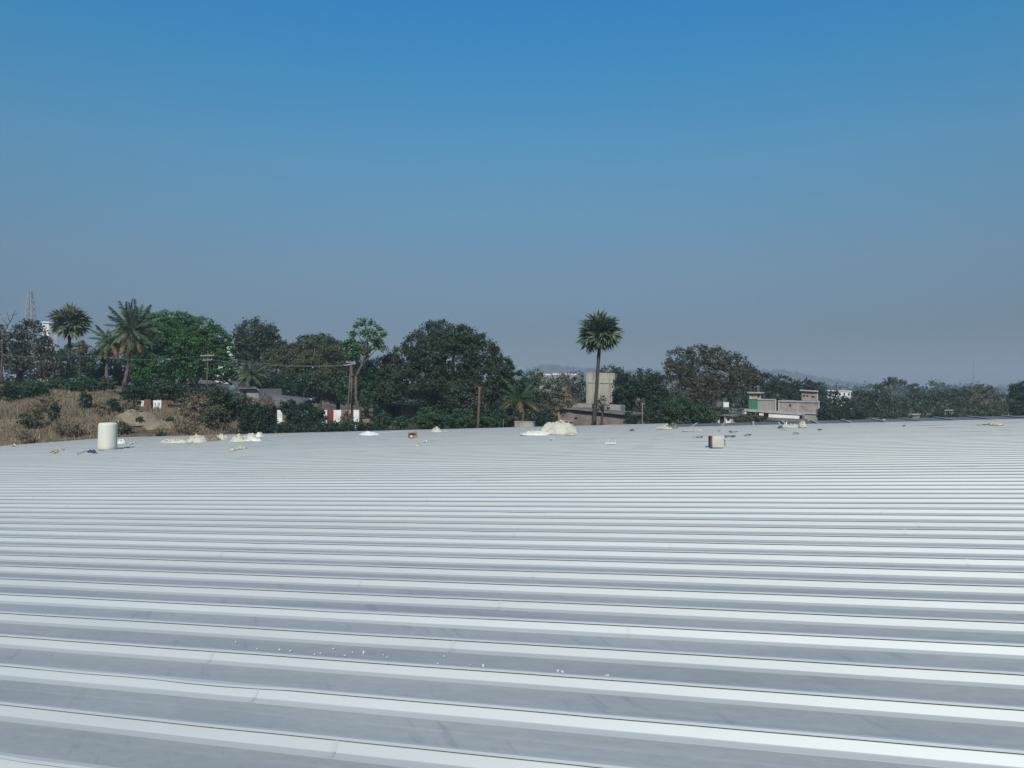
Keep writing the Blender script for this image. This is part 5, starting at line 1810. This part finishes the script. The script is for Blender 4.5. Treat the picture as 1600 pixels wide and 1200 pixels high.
# angle brackets
k = px_m(955, 696)
c0 = on_roof(955, 696.5)
abk = empty('bracket_tray', c0, 'pale offcut tray with two upright brown ends', 'metal bracket')
mb = MB()
mb.box(-10 * k, 7 * k, -0.06, 0.06, 0, 1.6 * k)
mb.build('plate', M['film_white'], abk)
for q in (-4.5 * k, 6.8 * k):
    mb = MB()
    mb.box(q - 0.8 * k, q + 0.8 * k, 0.065, 0.10, 0, 7.0 * k)
    mb.build('upright', M['beige'], abk)
ribbon('film_strip', [(860, 690), (865, 688.5)], 0.10, 'film_white', 'small white film scrap in front of the domed heap', 'scrap', seed=15)
lump('dark_offcut', 989, 676, 8, 0.35, 2.6, 'offcut', 41, 'dark offcut right of the domed wool heap', 'scrap', flat=0.5)
lump('wool_sheet', 1041, 672.5, 34, 0.8, 3.0, 'fibre', 42, 'flat pale wool board at the edge of the unsheeted strip', 'insulation scrap', flat=0.9, rough=0.08)
lump('brown_lump', 1054, 672, 14, 0.5, 7.0, 'brown_cloth', 43, 'brown crumpled bundle on the flat wool board', 'bundle', rough=0.25)
lump('wool_strip', 1085, 676.5, 40, 0.5, 1.2, 'fibre', 44, 'faint thin wool strip right of the brown bundle', 'insulation scrap', flat=0.9)
# scrap stack right
k = px_m(1240, 670)
c0 = on_roof(1240, 670.5)
st = empty('scrap_tray', c0, 'tray of beige offcuts with upright strips at the roof edge', 'scrap tray')
mb = MB()
mb.box(-17 * k, 14 * k, 0, 0.4, 0, 3.2 * k)
mb.build('board', M['beige'], st)
for q, hgt, ln, m_ in ((-19, 8, -3, 'beige'), (-10, 8.5, 0.5, 'film_white'), (-3, 6, 0, 'beige'), (3, 5.6, 0.6, 'fibre_white'), (-14, 6, 2, 'beige')):
    mb = MB()
    mb.bar((q * k, 0.1, 2.6 * k), ((q + ln) * k, 0.1, hgt * k), 1.4 * k, 0.03)
    mb.build('offcut', M[m_], st)
lump('wool_heap', 1257, 670.5, 13, 0.5, 8.0, 'fibre', 45, 'yellow wool lump at the right end of the scrap tray', 'insulation heap', rough=0.3, freq=2.4)
lump('dark_offcut', 1221, 671.5, 8, 0.3, 2.4, 'offcut', 46, 'dark offcut left of the scrap tray', 'scrap')
lump('wool_scrap', 1228, 674.5, 12, 0.3, 1.2, 'fibre', 47, 'thin wool scrap in front of the scrap tray', 'insulation scrap')
for i, (lab, pts, m_) in enumerate([
        ('long dark offcut right behind the beige block', [(1131, 686), (1140, 685.2), (1149, 685.6)], 'offcut'),
        ('dark offcut strip further right of the block', [(1163, 684.2), (1168, 683.2), (1173, 683.5)], 'offcut'),
        ('short dark scrap above the block', [(1122, 676.5), (1125, 677)], 'offcut'),
        ('grey wispy scrap up right of the block', [(1140, 677.5), (1146, 679), (1152, 678.2)], 'offcut'),
        ('dark thin strip left of the block', [(1081, 687.5), (1098, 687)], 'offcut'),
        ('dark dash of scrap near the unsheeted strip', [(1278, 675.4), (1284, 675.2)], 'offcut'),
        ('grey dash of scrap midway to the right edge', [(1240, 681), (1248, 680.8)], 'offcut'),
        ('small dark scrap below the right skyline trees', [(1409, 668.9), (1415, 668.8)], 'offcut'),
        ('pale brown strip scrap with the dark scrap', [(1393, 666), (1399, 665.5)], 'beige'),
        ('white paper scrap on the unsheeted strip', [(1379, 659.5), (1383, 658.5)], 'film_white')]):
    ribbon('offcut_strip', pts, 0.08, m_, lab, 'scrap', 'metal offcuts scattered on the far roof', seed=20 + i, curl=0.05)
ribbon('straw_rope', [(1528, 667.5), (1540, 666.2), (1550, 665.8)], 0.14, 'yellow', 'frayed yellow straw rope near the right end of the roof', 'rope', seed=40, curl=0.05)
lump('straw_clump', 1562, 667, 22, 0.4, 3.0, 'fibre', 48, 'yellowish straw clump at the end of the frayed rope', 'insulation scrap', rough=0.3)

# foam beads near the viewer
BEADS = [(402, 1016), (369, 1005), (437, 1017), (454, 1019), (492, 1024), (501, 1023), (521, 1016), (539, 1026), (551, 1021.5), (568, 1021.5), (599, 1025.5), (605, 1029), (694, 1027.5), (684, 1039), (735, 1041.5), (755, 1042.5),
         (872, 1050.5), (879, 1052), (950, 1057.5), (947, 1058.5)]
for i, (bx_, by_) in enumerate(BEADS):
    r_b, t_b, p_b = roof_at(bx_, by_)
    bm = bmesh.new()
    bmesh.ops.create_icosphere(bm, subdivisions=2, radius=0.0085)
    for v in bm.verts:
        v.co *= 1 + 0.25 * noise.noise(v.co * 90 + Vector((i, 0, 0)))
    me = bpy.data.meshes.new('foam_bead')
    bm.to_mesh(me)
    bm.free()
    me.materials.append(M['foam'])
    o = mesh_obj('foam_bead', me, None, roof(r_b, t_b, 0.009))
    o.scale = (random.uniform(0.6, 1.5), random.uniform(0.6, 1.2), random.uniform(0.5, 1.0))
    o.rotation_euler = (random.uniform(0, 3), random.uniform(0, 3), random.uniform(0, 3))
    tag(o, 'tiny white foam bead lying in a near roof pan', 'foam bead', 'white foam beads scattered in the near roof pans')

# ------------------------------------------------------------------ haze
hb = MB()
hb.box(-4500, 4500, -300, 3600, -2.0, 110.0)
hm = bpy.data.materials.new('haze')
hm.use_nodes = True
nt = hm.node_tree
for n in list(nt.nodes):
    nt.nodes.remove(n)
ho = nt.nodes.new('ShaderNodeOutputMaterial')
hv = nt.nodes.new('ShaderNodeVolumePrincipled')
hv.inputs['Color'].default_value = (0.70, 0.82, 0.95, 1)
hv.inputs['Density'].default_value = 0.00045
hv.inputs['Anisotropy'].default_value = 0.0
nt.links.new(hv.outputs[0], ho.inputs['Volume'])
tag(hb.build('haze', hm, None), kind='stuff')
print('LEAF FACES', LEAVES[0])
